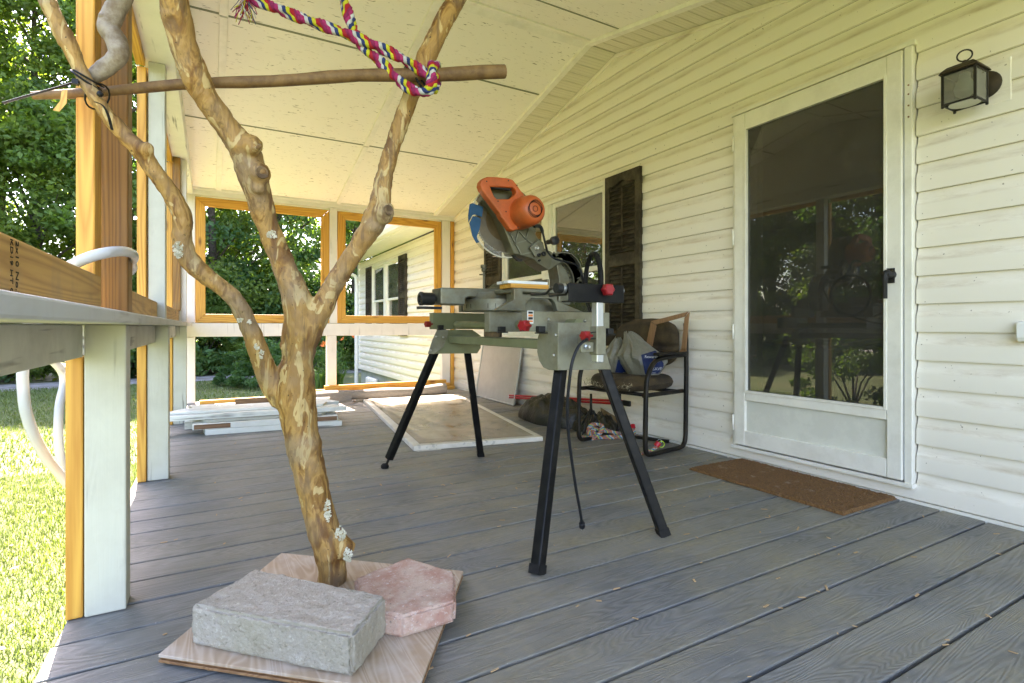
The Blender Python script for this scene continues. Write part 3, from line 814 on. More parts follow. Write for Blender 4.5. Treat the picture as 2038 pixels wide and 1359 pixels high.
sheet('roof_overhang', M_WHITEM, -0.345, -0.3005, RID_Y + 0.001, YF + 0.26, 0.05, 0.07); sheet('roof_overhang', M_WHITEM, -0.345, -0.3005, RID_Y - 0.001, -0.36, 0.05, 0.07)
sheet('shingles', M_SHING, -0.365, XW + 0.7, RID_Y + 0.001, YF + 0.28, 0.0708, 0.10); sheet('shingles', M_SHING, -0.365, XW + 0.7, RID_Y - 0.001, -0.4, 0.0708, 0.10)

# ---------------------------------------------------------------- wall lamp and outlet cover
M_LAMPK = flat('lamp_black_iron', (0.025, 0.023, 0.02), 0.45, 0.3, dirt=(0.10, 0.07, 0.035), dirtamt=0.6)
lamp = thing('wall_lamp', (XW - 0.012, 0.93, 1.74), 'black square lantern with glass panes on the siding right of the door', 'lamp')
lc = Vector((XW - 0.135, 0.95, 0)); lz0, lz1 = 1.658, 1.775; hw = 0.052
m = MB(); m.box(XW - 0.0205, XW - 0.0135, 0.845, 0.965, 1.66, 1.83); m.build('mounting_block', M_SIDING, lamp, bevel=0.003)
m = MB(); m.lathe((XW - 0.021, 0.925, 1.745), (-1, 0, 0), [(0, 0.054), (0.004, 0.054), (0.008, 0.046), (0.014, 0.018), (0.018, 0.0)], 24)
m.tube(smooth_path([(XW - 0.035, 0.925, 1.755), (XW - 0.055, 0.93, 1.80), (XW - 0.10, 0.945, 1.805), (lc.x, lc.y, 1.795)], 5), 0.009, 8); m.build('wall_bracket', M_LAMPK, lamp, smooth=True, auto=40)
m = MB()
for sx in (-1, 1):
    for sy in (-1, 1):
        m.box(lc.x + sx * hw - 0.004, lc.x + sx * hw + 0.004, lc.y + sy * hw - 0.004, lc.y + sy * hw + 0.004, lz0 - 0.004, lz1)
        m.ball((lc.x + sx * hw, lc.y + sy * hw, lz0 - 0.007), 0.006, 8, 5); m.ball((lc.x + sx * hw, lc.y + sy * hw, lz1 + 0.004), 0.005, 8, 5)
for z in (lz0, lz1):
    for s_ in (-1, 1):
        m.box(lc.x - hw + 0.0045, lc.x + hw - 0.0045, lc.y + s_ * hw - 0.003, lc.y + s_ * hw + 0.003, z - 0.003, z + 0.003); m.box(lc.x + s_ * hw - 0.003, lc.x + s_ * hw + 0.003, lc.y - hw + 0.0045, lc.y + hw - 0.0045, z - 0.003, z + 0.003)
m.build('cage', M_LAMPK, lamp)
m = MB(); n = 4; prof = [(0.064, 0), (0.058, 0.012), (0.044, 0.026), (0.026, 0.034), (0.010, 0.040)]
vs_ = []
for r_, h_ in prof: vs_ += [(lc.x - r_, lc.y - r_, lz1 + 0.004 + h_), (lc.x + r_, lc.y - r_, lz1 + 0.004 + h_), (lc.x + r_, lc.y + r_, lz1 + 0.004 + h_), (lc.x - r_, lc.y + r_, lz1 + 0.004 + h_)]
fs = [(i * 4 + k, i * 4 + (k + 1) % 4, i * 4 + 4 + (k + 1) % 4, i * 4 + 4 + k) for i in range(4) for k in range(4)] + [(3, 2, 1, 0), (16, 17, 18, 19)]
m._add(vs_, fs); m.ball((lc.x, lc.y, lz1 + 0.047), 0.009, 8, 6); m.build('cap', M_LAMPK, lamp, bevel=0.003)
m = MB(); cpt = Vector((lc.x, lc.y, lz1 + 0.073)); m.tube([cpt + Vector((0.35 * math.cos(a) * 0.022, -math.cos(a) * 0.022, math.sin(a) * 0.022)) for a in [i * math.pi / 12 for i in range(24)]], 0.003, 6, closed=True); m.build('ring', M_LAMPK, lamp, smooth=True)
M_LGL = mat_glass('lamp_glass', tint=(0.8, 0.84, 0.78), grime=0.35)
for s_ in (-1, 1):
    m = MB(); m.box(lc.x - hw + 0.005, lc.x + hw - 0.005, lc.y + s_ * hw - 0.001, lc.y + s_ * hw + 0.001, lz0 + 0.004, lz1 - 0.004); m.build('glass_pane', M_LGL, lamp)
    m = MB(); m.box(lc.x + s_ * hw - 0.001, lc.x + s_ * hw + 0.001, lc.y - hw + 0.005, lc.y + hw - 0.005, lz0 + 0.004, lz1 - 0.004); m.build('glass_pane', M_LGL, lamp)
m = MB(); m.lathe((lc.x, lc.y, lz1 + 0.002), (0, 0, -1), [(0, 0.018), (0.02, 0.018), (0.03, 0.024), (0.055, 0.034), (0.08, 0.030), (0.098, 0.008)], 16); m.build('bulb', flat('bulb_frosted_white', (0.8, 0.8, 0.74), 0.4), lamp, smooth=True)
m = MB(); m.lathe((lc.x, lc.y, lz0 - 0.001), (0, 0, 1), [(0, 0.05), (0.002, 0.05)], 24); m.build('bottom_glass', flat('bottom_diffuser', (0.6, 0.6, 0.5), 0.4), lamp)
outl = thing('outlet_cover', (XW - 0.014, 0.80, 0.76), 'white weatherproof outlet cover on the siding right of the door', 'outlet cover')
m = MB(); m.box(XW - 0.05, XW - 0.0135, 0.755, 0.826, 0.722, 0.80); m.build('cover', flat('outlet_white', (0.8, 0.8, 0.76), 0.35, var=0.04), outl, bevel=0.01, seg=3)
m = MB(); m.box(XW - 0.056, XW - 0.0505, 0.762, 0.82, 0.735, 0.79); m.build('lid', flat('outlet_lid_white', (0.8, 0.8, 0.76), 0.35, var=0.04), outl, bevel=0.002)

# ---------------------------------------------------------------- doormat
t = NT('coir_brown'); nf = t.noise(t.co(), 150, 3, 0.8); nb = t.noise(t.co(), 12, 4)
c_ = t.mix(t.ramp(nf, [(0.3, 0.0), (0.7, 1.0)]), (0.075, 0.032, 0.009), (0.27, 0.135, 0.042)); c_ = t.mix(t.ramp(nb, [(0.62, 0.0), (0.72, 0.35)]), c_, (0.42, 0.36, 0.28)); t.bump(nf, 1.0, 0.006)
M_COIR = t.fin(c_, 0.95)
m = MB(); nx_, ny_ = 60, 100; c0 = [onz(1380, 937, 0.012), onz(1467, 912, 0.012), onz(1788, 990, 0.012), onz(1675, 1027, 0.012)]
vs_ = []; rr = random.Random(3)
for i in range(nx_ + 1):
    for j in range(ny_ + 1):
        u = i / nx_; v = j / ny_
        x = lerp(2.262, 2.694, u); y = lerp(1.235, 2.05, v)
        edge = (i in (0, nx_)) or (j in (0, ny_))
        vs_.append((x + (rr.uniform(-.004, .004) if edge else 0), y + (rr.uniform(-.004, .004) if edge else 0), 0.003 if edge else 0.014 + rr.uniform(-0.0022, 0.0022)))
m._add(vs_, [(i * (ny_ + 1) + j, (i + 1) * (ny_ + 1) + j, (i + 1) * (ny_ + 1) + j + 1, i * (ny_ + 1) + j + 1) for i in range(nx_) for j in range(ny_)])
m.box(2.264, 2.692, 1.237, 2.048, 0.001, 0.0028)
tag(m.build('doormat', M_COIR), 'brown coir doormat on the deck below the storm door', 'doormat')
# ---------------------------------------------------------------- branch tree, stick, rope, base
def mat_bark():
    t = NT('crape_myrtle_bark')
    c1 = t.co(rnd=False, scale=(1, 1, 0.38))
    n1 = t.noise(c1, 15, 4, 0.6, 1.4)
    n2 = t.noise(c1, 30, 5, 0.65, 0.6)
    n3 = t.noise(t.co(rnd=False), 5.5, 2)
    col = t.ramp(n1, [(0.36, (0.13, 0.055, 0.012)), (0.44, (0.23, 0.115, 0.027)), (0.50, (0.37, 0.215, 0.062)), (0.60, (0.27, 0.15, 0.045))])
    pale = t.ramp(t.noise(c1, 19, 3, 0.5, 1.6), [(0.575, 0.0), (0.60, 0.8)])
    col = t.mix(pale, col, (0.52, 0.385, 0.17))
    grey = t.ramp(n3, [(0.48, 0.0), (0.62, 0.6)])
    col = t.mix(grey, col, (0.22, 0.17, 0.115))
    sp = t.ramp(t.noise(t.co(rnd=False), 95, 2), [(0.70, 0.0), (0.73, 0.95)])
    col = t.mix(sp, col, (0.05, 0.028, 0.012))
    st = t.ramp(t.noise(t.co(rnd=False, scale=(1, 1, 0.08)), 55, 4, 0.65), [(0.36, 0.75), (0.47, 0.0)])
    col = t.mix(st, col, (0.14, 0.08, 0.035))
    t.bump(t.math('ADD', n2, t.math('MULTIPLY', n1, 1.2)), 0.8, 0.006)
    return t.fin(col, 0.62, spec=0.35)
M_BARK = mat_bark()
M_CUT = mottled('cut_wood_dark', (0.10, 0.06, 0.03), (0.22, 0.14, 0.07), 30)
M_LICH = mottled('lichen_pale', (0.66, 0.62, 0.48), (0.46, 0.43, 0.30), 40, bump=0.8)
def brpath(pts, n=7):
    P = [atd(px, py, d) for (px, py, d, w) in pts]
    Rr = [w / 2.0 * d / FPX for (px, py, d, w) in pts]
    sp = smooth_path(P, n); rs_ = []
    for i in range(len(Rr) - 1):
        for k in range(n): rs_.append(lerp(Rr[i], Rr[i + 1], k / n))
    rs_.append(Rr[-1])
    return sp, rs_
MAIN = [(662, 1162, 1.565, 55), (660, 1120, 1.565, 55), (652, 1080, 1.565, 62), (632, 1010, 1.565, 60), (612, 920, 1.565, 64), (596, 840, 1.565, 68), (588, 780, 1.565, 78), (592, 720, 1.565, 62), (598, 660, 1.565, 70), (592, 600, 1.555, 58), (565, 530, 1.53, 46), (530, 440, 1.5, 44), (504, 355, 1.46, 58), (486, 300, 1.43, 56), (446, 246, 1.4, 46), (405, 185, 1.36, 50), (375, 115, 1.325, 52), (355, 50, 1.295, 54), (345, -10, 1.27, 54), (335, -90, 1.24, 48), (318, -190, 1.21, 40)]
LEFT = [(585, 800, 1.565, 40), (548, 775, 1.55, 44), (520, 715, 1.52, 40), (492, 640, 1.49, 34), (462, 590, 1.46, 32), (415, 553, 1.43, 34), (378, 520, 1.4, 38), (362, 480, 1.38, 38), (364, 435, 1.37, 36), (340, 385, 1.35, 34), (300, 330, 1.32, 35), (280, 300, 1.31, 34), (235, 255, 1.285, 30), (200, 210, 1.26, 26), (170, 160, 1.24, 28), (140, 95, 1.225, 30), (112, 40, 1.21, 32), (92, 0, 1.2, 32), (70, -60, 1.19, 28)]
RIGHT = [(605, 690, 1.565, 46), (632, 630, 1.57, 44), (668, 560, 1.58, 40), (710, 495, 1.59, 38), (742, 445, 1.6, 46), (757, 405, 1.605, 44), (765, 350, 1.615, 34), (785, 280, 1.63, 32), (810, 210, 1.65, 34), (834, 150, 1.665, 36), (860, 90, 1.68, 38), (888, 35, 1.69, 38), (908, 0, 1.7, 38), (930, -50, 1.71, 36), (958, -120, 1.72, 32)]
TOPL = [(168, 158, 1.262, 20), (188, 150, 1.268, 30), (210, 134, 1.275, 34), (236, 110, 1.28, 36), (232, 82, 1.285, 40), (216, 55, 1.285, 40), (230, 20, 1.29, 38), (245, -12, 1.295, 38), (258, -70, 1.30, 34)]
m = MB(); rr = random.Random(5)
for pts in (MAIN, LEFT, RIGHT):
    sp, rs_ = brpath(pts)
    rs_ = [r_ * (1 + 0.10 * mnoise.noise(Vector((i * 0.35, pts[0][0] * 0.1, 0)))) for i, r_ in enumerate(rs_)]
    m.tube(sp, rs_, 14)
def knob(px, py, d, r, sc=(1, 1, 1)): m.ball(atd(px, py, d), r * d / FPX, 10, 8, sc)
knob(686, 1090, 1.545, 19, (1, 1, 1.2)); knob(678, 1072, 1.545, 14); knob(698, 1086, 1.55, 10); knob(518, 345, 1.43, 22); knob(500, 288, 1.41, 22); knob(470, 290, 1.40, 14); knob(515, 372, 1.44, 16); knob(763, 425, 1.58, 22); knob(772, 415, 1.575, 12); knob(738, 452, 1.58, 16); knob(566, 690, 1.54, 10); knob(568, 682, 1.54, 7); knob(290, 298, 1.30, 16); knob(552, 796, 1.55, 16); knob(616, 618, 1.56, 18); knob(575, 790, 1.555, 28); knob(602, 655, 1.56, 26)
sp, rs_ = brpath([(505, 300, 1.40, 14), (514, 294, 1.38, 13), (520, 286, 1.37, 11)], 4); m.tube(sp, rs_, 8)
tree_base = atd(662, 1160, 1.565)
branch = thing('cut_tree_branch', (tree_base.x, tree_base.y, 0.03), 'bare mottled tan tree branch with three limbs standing upright on a plywood base', 'branch')
tr = m.build('trunk', M_BARK, branch, smooth=True)
md = tr.modifiers.new('remesh', 'REMESH'); md.mode = 'VOXEL'; md.voxel_size = 0.0055; md.use_smooth_shade = True
md = tr.modifiers.new('smooth', 'SMOOTH'); md.factor = 0.5; md.iterations = 5
tx = bpy.data.textures.new('bark_lumps', 'CLOUDS'); tx.noise_scale = 0.045; tx.noise_depth = 3
md = tr.modifiers.new('displace', 'DISPLACE'); md.texture = tx; md.strength = 0.009; md.mid_level = 0.5
tx2 = bpy.data.textures.new('bark_fine', 'CLOUDS'); tx2.noise_scale = 0.014; tx2.noise_depth = 2
md = tr.modifiers.new('displace2', 'DISPLACE'); md.texture = tx2; md.strength = 0.003; md.mid_level = 0.5
# knot hole faces
for (px, py, d, r, nx) in ((521, 343, 1.408, 13, 0.6), (773, 418, 1.553, 11, 0.7)):
    c_ = atd(px, py, d); mm = MB(); dirn = (O - c_).normalized() + Vector((nx * _c, -nx * _s, 0.2)); mm.lathe(c_, dirn, [(0, r * d / FPX), (0.004, r * 0.9 * d / FPX), (0.001, 0.3 * r * d / FPX), (-0.003, 0.001)], 12); mm.build('knot_scar', M_CUT, branch)
# lichen: clusters of little upturned flakes
def lichen(px, py, d, rx, ry, n, lift=1.0):
    mm = MB(); c_ = atd(px, py, d); tv = (O - c_).normalized()
    right = Vector((_c, -_s, 0)); up = Vector((0, 0, 1))
    r2 = random.Random(px * 7 + py)
    for i in range(n):
        a = r2.uniform(0, 6.283); q = math.sqrt(r2.random())
        p = c_ + right * (math.cos(a) * q * rx * d / FPX) + up * (math.sin(a) * q * ry * d / FPX) + tv * (0.003 * lift * (1 - q * q))
        s_ = r2.uniform(0.0022, 0.0055)
        u = Vector((r2.uniform(-1, 1), r2.uniform(-1, 1), r2.uniform(-1, 1))).normalized(); w_ = u.cross(tv).normalized(); u2 = (w_.cross(tv) + tv * r2.uniform(-0.3, 0.9)).normalized()
        mm._add([p - w_ * s_, p + u2 * s_ * 0.6 - w_ * s_ * .4, p + u2 * s_ * 1.2, p + u2 * s_ * 0.6 + w_ * s_ * .5, p + w_ * s_], [(0, 1, 2, 3, 4)])
    mm.build('lichen', M_LICH, branch)
lichen(355, 496, 1.36, 9, 18, 90); lichen(540, 466, 1.475, 10, 7, 50); lichen(652, 1015, 1.53, 6, 24, 80); lichen(678, 1062, 1.52, 10, 14, 90); lichen(692, 1105, 1.515, 8, 15, 80)
lichen(478, 636, 1.466, 6, 6, 26); lichen(496, 640, 1.468, 4, 5, 14); lichen(510, 690, 1.485, 5, 5, 16); lichen(520, 705, 1.49, 3, 10, 16)
# upper side limb tied on
m = MB(); sp, rs_ = brpath(TOPL); m.tube(sp, rs_, 12); sp2, rs2 = brpath([(216, 52, 1.275, 14), (206, 34, 1.268, 11), (196, 30, 1.262, 8)], 4); m.tube(sp2, rs2, 8)
ol = tag(m.build('tied_side_branch', mottled('grey_bark', (0.28, 0.235, 0.17), (0.15, 0.105, 0.06), 22, 0.42, 0.6, rough=0.7, bump=0.5, bscale=120), smooth=True), 'crooked grey branch cable tied to the left limb near the pine post', 'branch')
md = ol.modifiers.new('sub', 'SUBSURF'); md.levels = 2; md.render_levels = 2
md = ol.modifiers.new('displace', 'DISPLACE'); md.texture = tx; md.strength = 0.008
# crossbar stick
sa, sb = atd(64, 190, 1.27), atd(1004, 144, 1.70)
sp = [sa.lerp(sb, q / 16.0) + Vector((0, 0, 0.010 * math.sin(q / 16.0 * 3.14) - 0.003 * math.sin(q * 1.1))) for q in range(17)]
rs_ = [lerp(0.0105, 0.022, q / 16.0) * (1 + 0.05 * math.sin(q * 2.3)) for q in range(17)]; rs_[0] = 0.009
m = MB(); m.tube(sp, rs_, 12)
stick = tag(m.build('crossbar_stick', mottled('stick_tan_bark', (0.20, 0.112, 0.036), (0.11, 0.055, 0.018), 24, 0.4, 0.62, rough=0.65, bump=0.5, bscale=140), smooth=True, auto=50), 'thin tan stick tied across the limbs of the bare branch', 'stick')
m = MB()
def loop(c_, ax, r1, n=18):
    ax = ax.normalized(); a = ax.cross(Vector((0, 0, 1))).normalized(); b = ax.cross(a)
    return [c_ + a * math.cos(2 * math.pi * i / n) * r1 + b * math.sin(2 * math.pi * i / n) * r1 for i in range(n)]
M_TIE = flat('black_cable_tie', (0.012, 0.012, 0.012), 0.35)
right = Vector((_c, -_s, 0)); upv = Vector((0, 0, 1))
def tie(name, pts, w=0.0026): 
    mm = MB(); mm.tube(pts, w, 6); return mm
mm = MB(); mm.tube(loop(atd(172, 160, 1.25), right * 0.6 + upv * 0.8, 0.031), 0.0028, 6, closed=True); mm.tube(loop(atd(176, 156, 1.252), right * 0.5 + upv * 0.85, 0.031), 0.0024, 6, closed=True); mm.box(*sum([[q - 0.006, q + 0.006] for q in atd(150, 163, 1.22)], []))
mm.tube(smooth_path([atd(152, 163, 1.22), atd(100, 178, 1.21), (atd(50, 192, 1.20)), atd(6, 205, 1.19)], 4), 0.0028, 6, flat=(1.6, 0.7)); mm.build('cable_tie', M_TIE, stick, smooth=True, auto=40)
mm = MB(); mm.tube(loop(atd(194, 192, 1.285), right * 0.85 - upv * 0.5, 0.032), 0.0022, 6, closed=True); mm.ball(atd(199, 187, 1.235), 0.007, 8, 6); mm.tube(smooth_path([atd(190, 203, 1.235), atd(205, 210, 1.23), atd(215, 228, 1.225), atd(223, 258, 1.22)], 4), 0.0022, 6, flat=(1.8, 0.6)); mm.build('cable_tie', M_TIE, stick, smooth=True, auto=40)
mm = MB(); mm.tube(loop(atd(832, 160, 1.64), right * 0.75 + upv * 0.7, 0.048), 0.003, 6, closed=True); mm.tube(loop(atd(829, 158, 1.64), right * 0.65 + upv * 0.75, 0.047), 0.003, 6, closed=True)
for q in range(9): mm.ball(lerp(atd(823, 146, 1.588), atd(842, 180, 1.588), q / 8.0), 0.0045, 6, 5)
mm.tube([atd(862, 164, 1.585), atd(861, 184, 1.585)], 0.003, 6); mm.build('cable_tie', M_TIE, stick, smooth=True, auto=40)
mm = MB(); mm.prism([atd(134, 178, 1.262), atd(122, 181, 1.262), atd(120, 200, 1.255), atd(105, 219, 1.25), atd(118, 222, 1.25), atd(133, 205, 1.255)], ray(120, 200) * 0.003); mm.build('splinter', M_PINEZ, stick)
# braided rope
ROPE_C = [(0.34, 0.012, 0.02), (0.46, 0.44, 0.02), (0.015, 0.03, 0.12), (0.46, 0.455, 0.45), (0.33, 0.02, 0.11), (0.22, 0.012, 0.07)]
ROPE_M = [flat('rope_strand_%s' % n_, c, 0.85, var=0.2, bump=0.3, scale=60) for n_, c in zip(('red', 'lime', 'navy', 'white', 'pink', 'yellow'), ROPE_C)]
def braid(mmlist, path, rad, pitch, n=6, strand=None, step=0.003):
    # resample the path evenly, wind the strands round it
    pts = [Vector(p) for p in path]; L = [0]
    for i in range(1, len(pts)): L.append(L[-1] + (pts[i] - pts[i - 1]).length)
    tot = L[-1]; N = max(int(tot / step), 4); out = []
    j = 0
    for i in range(N + 1):
        s_ = tot * i / N
        while j < len(L) - 2 and L[j + 1] < s_: j += 1
        out.append(pts[j].lerp(pts[j + 1], (s_ - L[j]) / max(L[j + 1] - L[j], 1e-9)))
    prev = None; fr = []
    for i in range(N + 1):
        t_ = (out[min(i + 1, N)] - out[max(i - 1, 0)]).normalized()
        if prev is None:
            a = Vector((0, 0, 1)) if abs(t_.z) < 0.9 else Vector((1, 0, 0)); nx = t_.cross(a).normalized()
        else: nx = (prev - t_ * prev.dot(t_)).normalized()
        prev = nx; fr.append((nx, t_.cross(nx)))
    sr = strand or rad * 0.52
    for k in range(n):
        pp = []
        for i in range(N + 1):
            an = 2 * math.pi * (k / n + (tot * i / N) / pitch)
            wob = math.sin(2 * math.pi * ((tot * i / N) / (pitch * 0.36) + k * 0.37))
            pp.append(out[i] + (fr[i][0] * math.cos(an) + fr[i][1] * math.sin(an)) * rad * (0.62 + 0.14 * wob))
        mmlist[k].tube(pp, [sr * (1.0 + 0.30 * math.sin(2 * math.pi * ((tot * i / N) / (pitch * 0.36) + k * 0.37))) for i in range(N + 1)], 6)
rope = thing('braided_rope', tuple(atd(845, 150, 1.60)), 'thick multicoloured braided rope knotted round the stick and hanging from above', 'rope')
mms = [MB() for _ in range(6)]
pA = smooth_path([atd(486, -8, 1.50), atd(530, 8, 1.505), atd(600, 36, 1.515), atd(690, 68, 1.53), atd(760, 96, 1.55), atd(815, 125, 1.57), atd(845, 145, 1.58), atd(862, 150, 1.60), atd(870, 165, 1.645), atd(862, 182, 1.64)], 8)
pB = smooth_path([atd(648, -640, 1.46), atd(652, -450, 1.48), atd(660, -220, 1.52), atd(672, -60, 1.545), atd(682, -10, 1.545), atd(692, 25, 1.545), atd(706, 65, 1.55), atd(730, 100, 1.555), atd(765, 130, 1.56), atd(800, 165, 1.568), atd(830, 182, 1.565), atd(852, 180, 1.562), atd(860, 164, 1.565), atd(858, 145, 1.575), atd(862, 130, 1.60), atd(868, 135, 1.65), atd(866, 165, 1.668)], 8)
braid(mms, pA, 0.0125, 0.072); braid(mms, pB, 0.0125, 0.072)
for k in range(6): mms[k].build('strand', ROPE_M[k], rope, smooth=True)
rr = random.Random(11)
fm = [MB() for _ in range(6)]
for i in range(46):
    p = atd(486 + rr.uniform(-7, 7), -4 + rr.uniform(-5, 5), 1.50 + rr.uniform(-0.012, 0.012)); q = p + Vector((rr.uniform(-0.03, 0.03), rr.uniform(-0.03, 0.03), -rr.uniform(0.03, 0.062)))
    fm[i % 6].tube([p, p.lerp(q, 0.5) + Vector((rr.uniform(-.008, .008), rr.uniform(-.008, .008), 0)), q], 0.0011, 4)
for k in range(6): fm[k].build('fringe', ROPE_M[k], rope)

# plywood base, concrete block, hexagonal paver
PA, PB, PC = onz(315, 1302, 0.028), onz(560, 1100, 0.028), onz(922, 1136, 0.028); PD = PA + PC - PB
ply = thing('plywood_base', tuple(((PA + PC) / 2).xy) + (0.0,), 'weathered plywood square with tongued edge under the branch, block and paver', 'plywood')
t = NT('plywood_top'); c1 = t.co(rnd=False, rot=(0, 0, 0.75), scale=(9, 0.8, 1)); n1 = t.noise(c1, 1.6, 2, 0.5, 0.8); rg = t.math('MULTIPLY', t.math('PINGPONG', t.math('MULTIPLY', n1, 13.0), 0.5), 2.0)
cc = t.ramp(rg, [(0.2, (0.37, 0.265, 0.175)), (0.6, (0.42, 0.31, 0.215)), (0.9, (0.46, 0.355, 0.26))]); cc = t.mix(t.ramp(t.noise(t.co(), 9, 4), [(0.45, 0), (0.7, 0.6)]), cc, (0.52, 0.46, 0.41)); t.bump(rg, 0.3, 0.001); M_PLY = t.fin(cc, 0.75)
M_PLYE = wood('plywood_edge', (0.16, 0.075, 0.03), (0.33, 0.19, 0.09), 'x', knots=False)
for (z0, z1, ins, mt) in ((0.021, 0.028, 0.0, M_PLY), (0.015, 0.0208, 0.006, M_PLYE), (0.009, 0.0148, 0.0, M_PLYE)):
    c_ = (PA + PC) / 2; q = [c_ + (p - c_) * (1 - ins / 0.3) for p in (PA, PD, PC, PB)]
    m = MB(); m.hexa([(p.x, p.y, z0) for p in q] + [(p.x, p.y, z1) for p in q]); m.build('ply_layer', mt, ply, bevel=0.0008, seg=1)
# feet under the sheet
m = MB()
for p in (PA, PB, PC, PD):
    q = (PA + PC) / 2; c_ = p.lerp(q, 0.35); m.box(c_.x - 0.05, c_.x + 0.05, c_.y - 0.02, c_.y + 0.02, 0.0005, 0.0088)
m.build('cleat', M_PLYE, ply)
def rough_block(name, poly, z0, z1, mat, chip, seed, cuts=4, rnd_bev=0.008):
    bm = bmesh.new(); b_ = [bm.verts.new((p[0], p[1], z0)) for p in poly]; t_ = [bm.verts.new((p[0], p[1], z1)) for p in poly]; n = len(poly)
    bm.faces.new(b_[::-1]); bm.faces.new(t_)
    for i in range(n): bm.faces.new((b_[i], b_[(i + 1) % n], t_[(i + 1) % n], t_[i]))
    bmesh.ops.recalc_face_normals(bm, faces=bm.faces)
    bmesh.ops.bevel(bm, geom=list(bm.edges), offset=rnd_bev, segments=2, affect='EDGES')
    bmesh.ops.triangulate(bm, faces=bm.faces)
    for _ in range(cuts):
        le = [e for e in bm.edges if e.calc_length() > 0.009]
        if not le: break
        bmesh.ops.subdivide_edges(bm, edges=le, cuts=1); bmesh.ops.triangulate(bm, faces=[f for f in bm.faces if len(f.verts) > 3])
    bm.normal_update()
    for v in bm.verts:
        p = v.co * 1.0; k = mnoise.fractal(p * 26 + Vector((seed, 0, 0)), 1.0, 2.0, 4)
        k2 = mnoise.noise(p * 190 + Vector((seed, 3, 0)))
        lowz = 0.0 if v.co.z < z0 + 0.0015 else 1.0
        d_ = v.normal * (k * chip + k2 * 0.0011)
        v.co += Vector((d_.x, d_.y, d_.z * lowz))
        if v.co.z < z0: v.co.z = z0
    c0_ = Vector((sum(p[0] for p in poly) / n, sum(p[1] for p in poly) / n, z0))
    for v in bm.verts: v.co -= c0_
    me = bpy.data.meshes.new(name); bm.to_mesh(me); bm.free(); me.materials.append(mat)
    for p in me.polygons: p.use_smooth = True
    o_ = bpy.data.objects.new(name, me); COL.objects.link(o_); o_.location = c0_; ORG[o_.name] = c0_
    return o_
t = NT('concrete_grey'); n1 = t.noise(t.co(), 9, 4, 0.6); fi = t.noise(t.co(), 85, 4, 0.8); nrm = t.n('SeparateXYZ', i_0=t.n('TexCoord').outputs['Normal']).outputs[2]
cc = t.mix(n1, (0.41, 0.375, 0.325), (0.30, 0.265, 0.215)); cc = t.mix(t.ramp(fi, [(0.56, 0), (0.66, 0.8)]), cc, (0.52, 0.48, 0.41)); cc = t.mix(t.ramp(fi, [(0.33, 0.8), (0.42, 0)]), cc, (0.15, 0.13, 0.095))
moss = t.math('MULTIPLY', t.ramp(t.noise(t.co(), 6, 3), [(0.42, 0), (0.62, 0.4)]), t.ramp(nrm, [(0.2, 1.0), (0.7, 0.0)])); cc = t.mix(moss, cc, (0.27, 0.24, 0.14)); t.bump(t.math('ADD', fi, t.noise(t.co(), 90, 3)), 1.0, 0.004); M_CONC = t.fin(cc, 0.92)
ZB = 0.0285
blk = [onz(p[0], p[1], 0.122) for p in ((379, 1204), (509, 1131), (770, 1184), (702, 1264))]
bb = rough_block('concrete_block', [(p.x, p.y) for p in (blk[0], blk[3], blk[2], blk[1])], ZB, 0.122, M_CONC, 0.0038, 1, 6, 0.007)
tag(bb, 'grey rough concrete wall block lying on the plywood base', 'concrete block')
t = NT('paver_red'); n1 = t.noise(t.co(), 14, 5, 0.65); fi = t.noise(t.co(), 85, 4, 0.8)
cc = t.mix(t.ramp(n1, [(0.4, 0), (0.62, 1)]), (0.49, 0.36, 0.285), (0.39, 0.21, 0.155)); cc = t.mix(t.ramp(fi, [(0.57, 0), (0.66, 0.75)]), cc, (0.58, 0.52, 0.47)); cc = t.mix(t.ramp(fi, [(0.32, 0.85), (0.40, 0)]), cc, (0.13, 0.115, 0.11)); t.bump(fi, 0.9, 0.003); M_PAV = t.fin(cc, 0.9)
hx = [onz(p[0], p[1], 0.083) for p in ((812, 1109), (906, 1137), (907, 1196), (800, 1226), (727, 1212), (705, 1160), (725, 1128))]
hx = [onz(p[0], p[1], 0.083) for p in ((812, 1109), (906, 1137), (907, 1196), (798, 1226), (722, 1212), (706, 1150))]
pv = rough_block('hexagonal_paver', [(p.x, p.y) for p in hx[::-1]], ZB, 0.083, M_PAV, 0.0022, 4, 6, 0.006)
tag(pv, 'pink red hexagonal paver beside the grey block on the plywood', 'paver')
# ---------------------------------------------------------------- saw stand
M_SGREY = flat('stand_grey_enamel', (0.24, 0.235, 0.17), 0.4, 0.25, var=0.2, dirt=(0.13, 0.095, 0.045), dirtamt=0.7, scale=22)
M_SGREEN = flat('stand_green_grey_enamel', (0.20, 0.215, 0.115), 0.42, 0.15, var=0.12, dirt=(0.18, 0.16, 0.08), dirtamt=0.3)
M_SBLK = flat('stand_leg_black_enamel', (0.006, 0.006, 0.006), 0.4, var=0.2, dirt=(0.05, 0.045, 0.035), dirtamt=0.25, scale=40, spec=0.15)
M_RUB = flat('rubber_black', (0.008, 0.008, 0.008), 0.7, dirt=(0.04, 0.036, 0.03), spec=0.15)
M_RED = flat('knob_red_plastic', (0.27, 0.008, 0.012), 0.35, var=0.2, dirt=(0.2, 0.05, 0.04), dirtamt=0.35)
M_CHR = flat('zinc_plated_steel', (0.55, 0.57, 0.58), 0.3, 0.85, var=0.1)
M_CAST = flat('cast_aluminium_grey', (0.19, 0.19, 0.14), 0.4, 0.55, var=0.3, dirt=(0.13, 0.10, 0.05), dirtamt=0.8, scale=26, bump=0.2)
M_BOLT = flat('bolt_steel', (0.45, 0.44, 0.38), 0.35, 0.8)
stand = thing('saw_stand', (1.17, 2.15, 0), 'grey steel folding work stand on four black legs carrying the mitre saw', 'saw stand')
def pY(px, py, Y): return ony(px, py, Y)
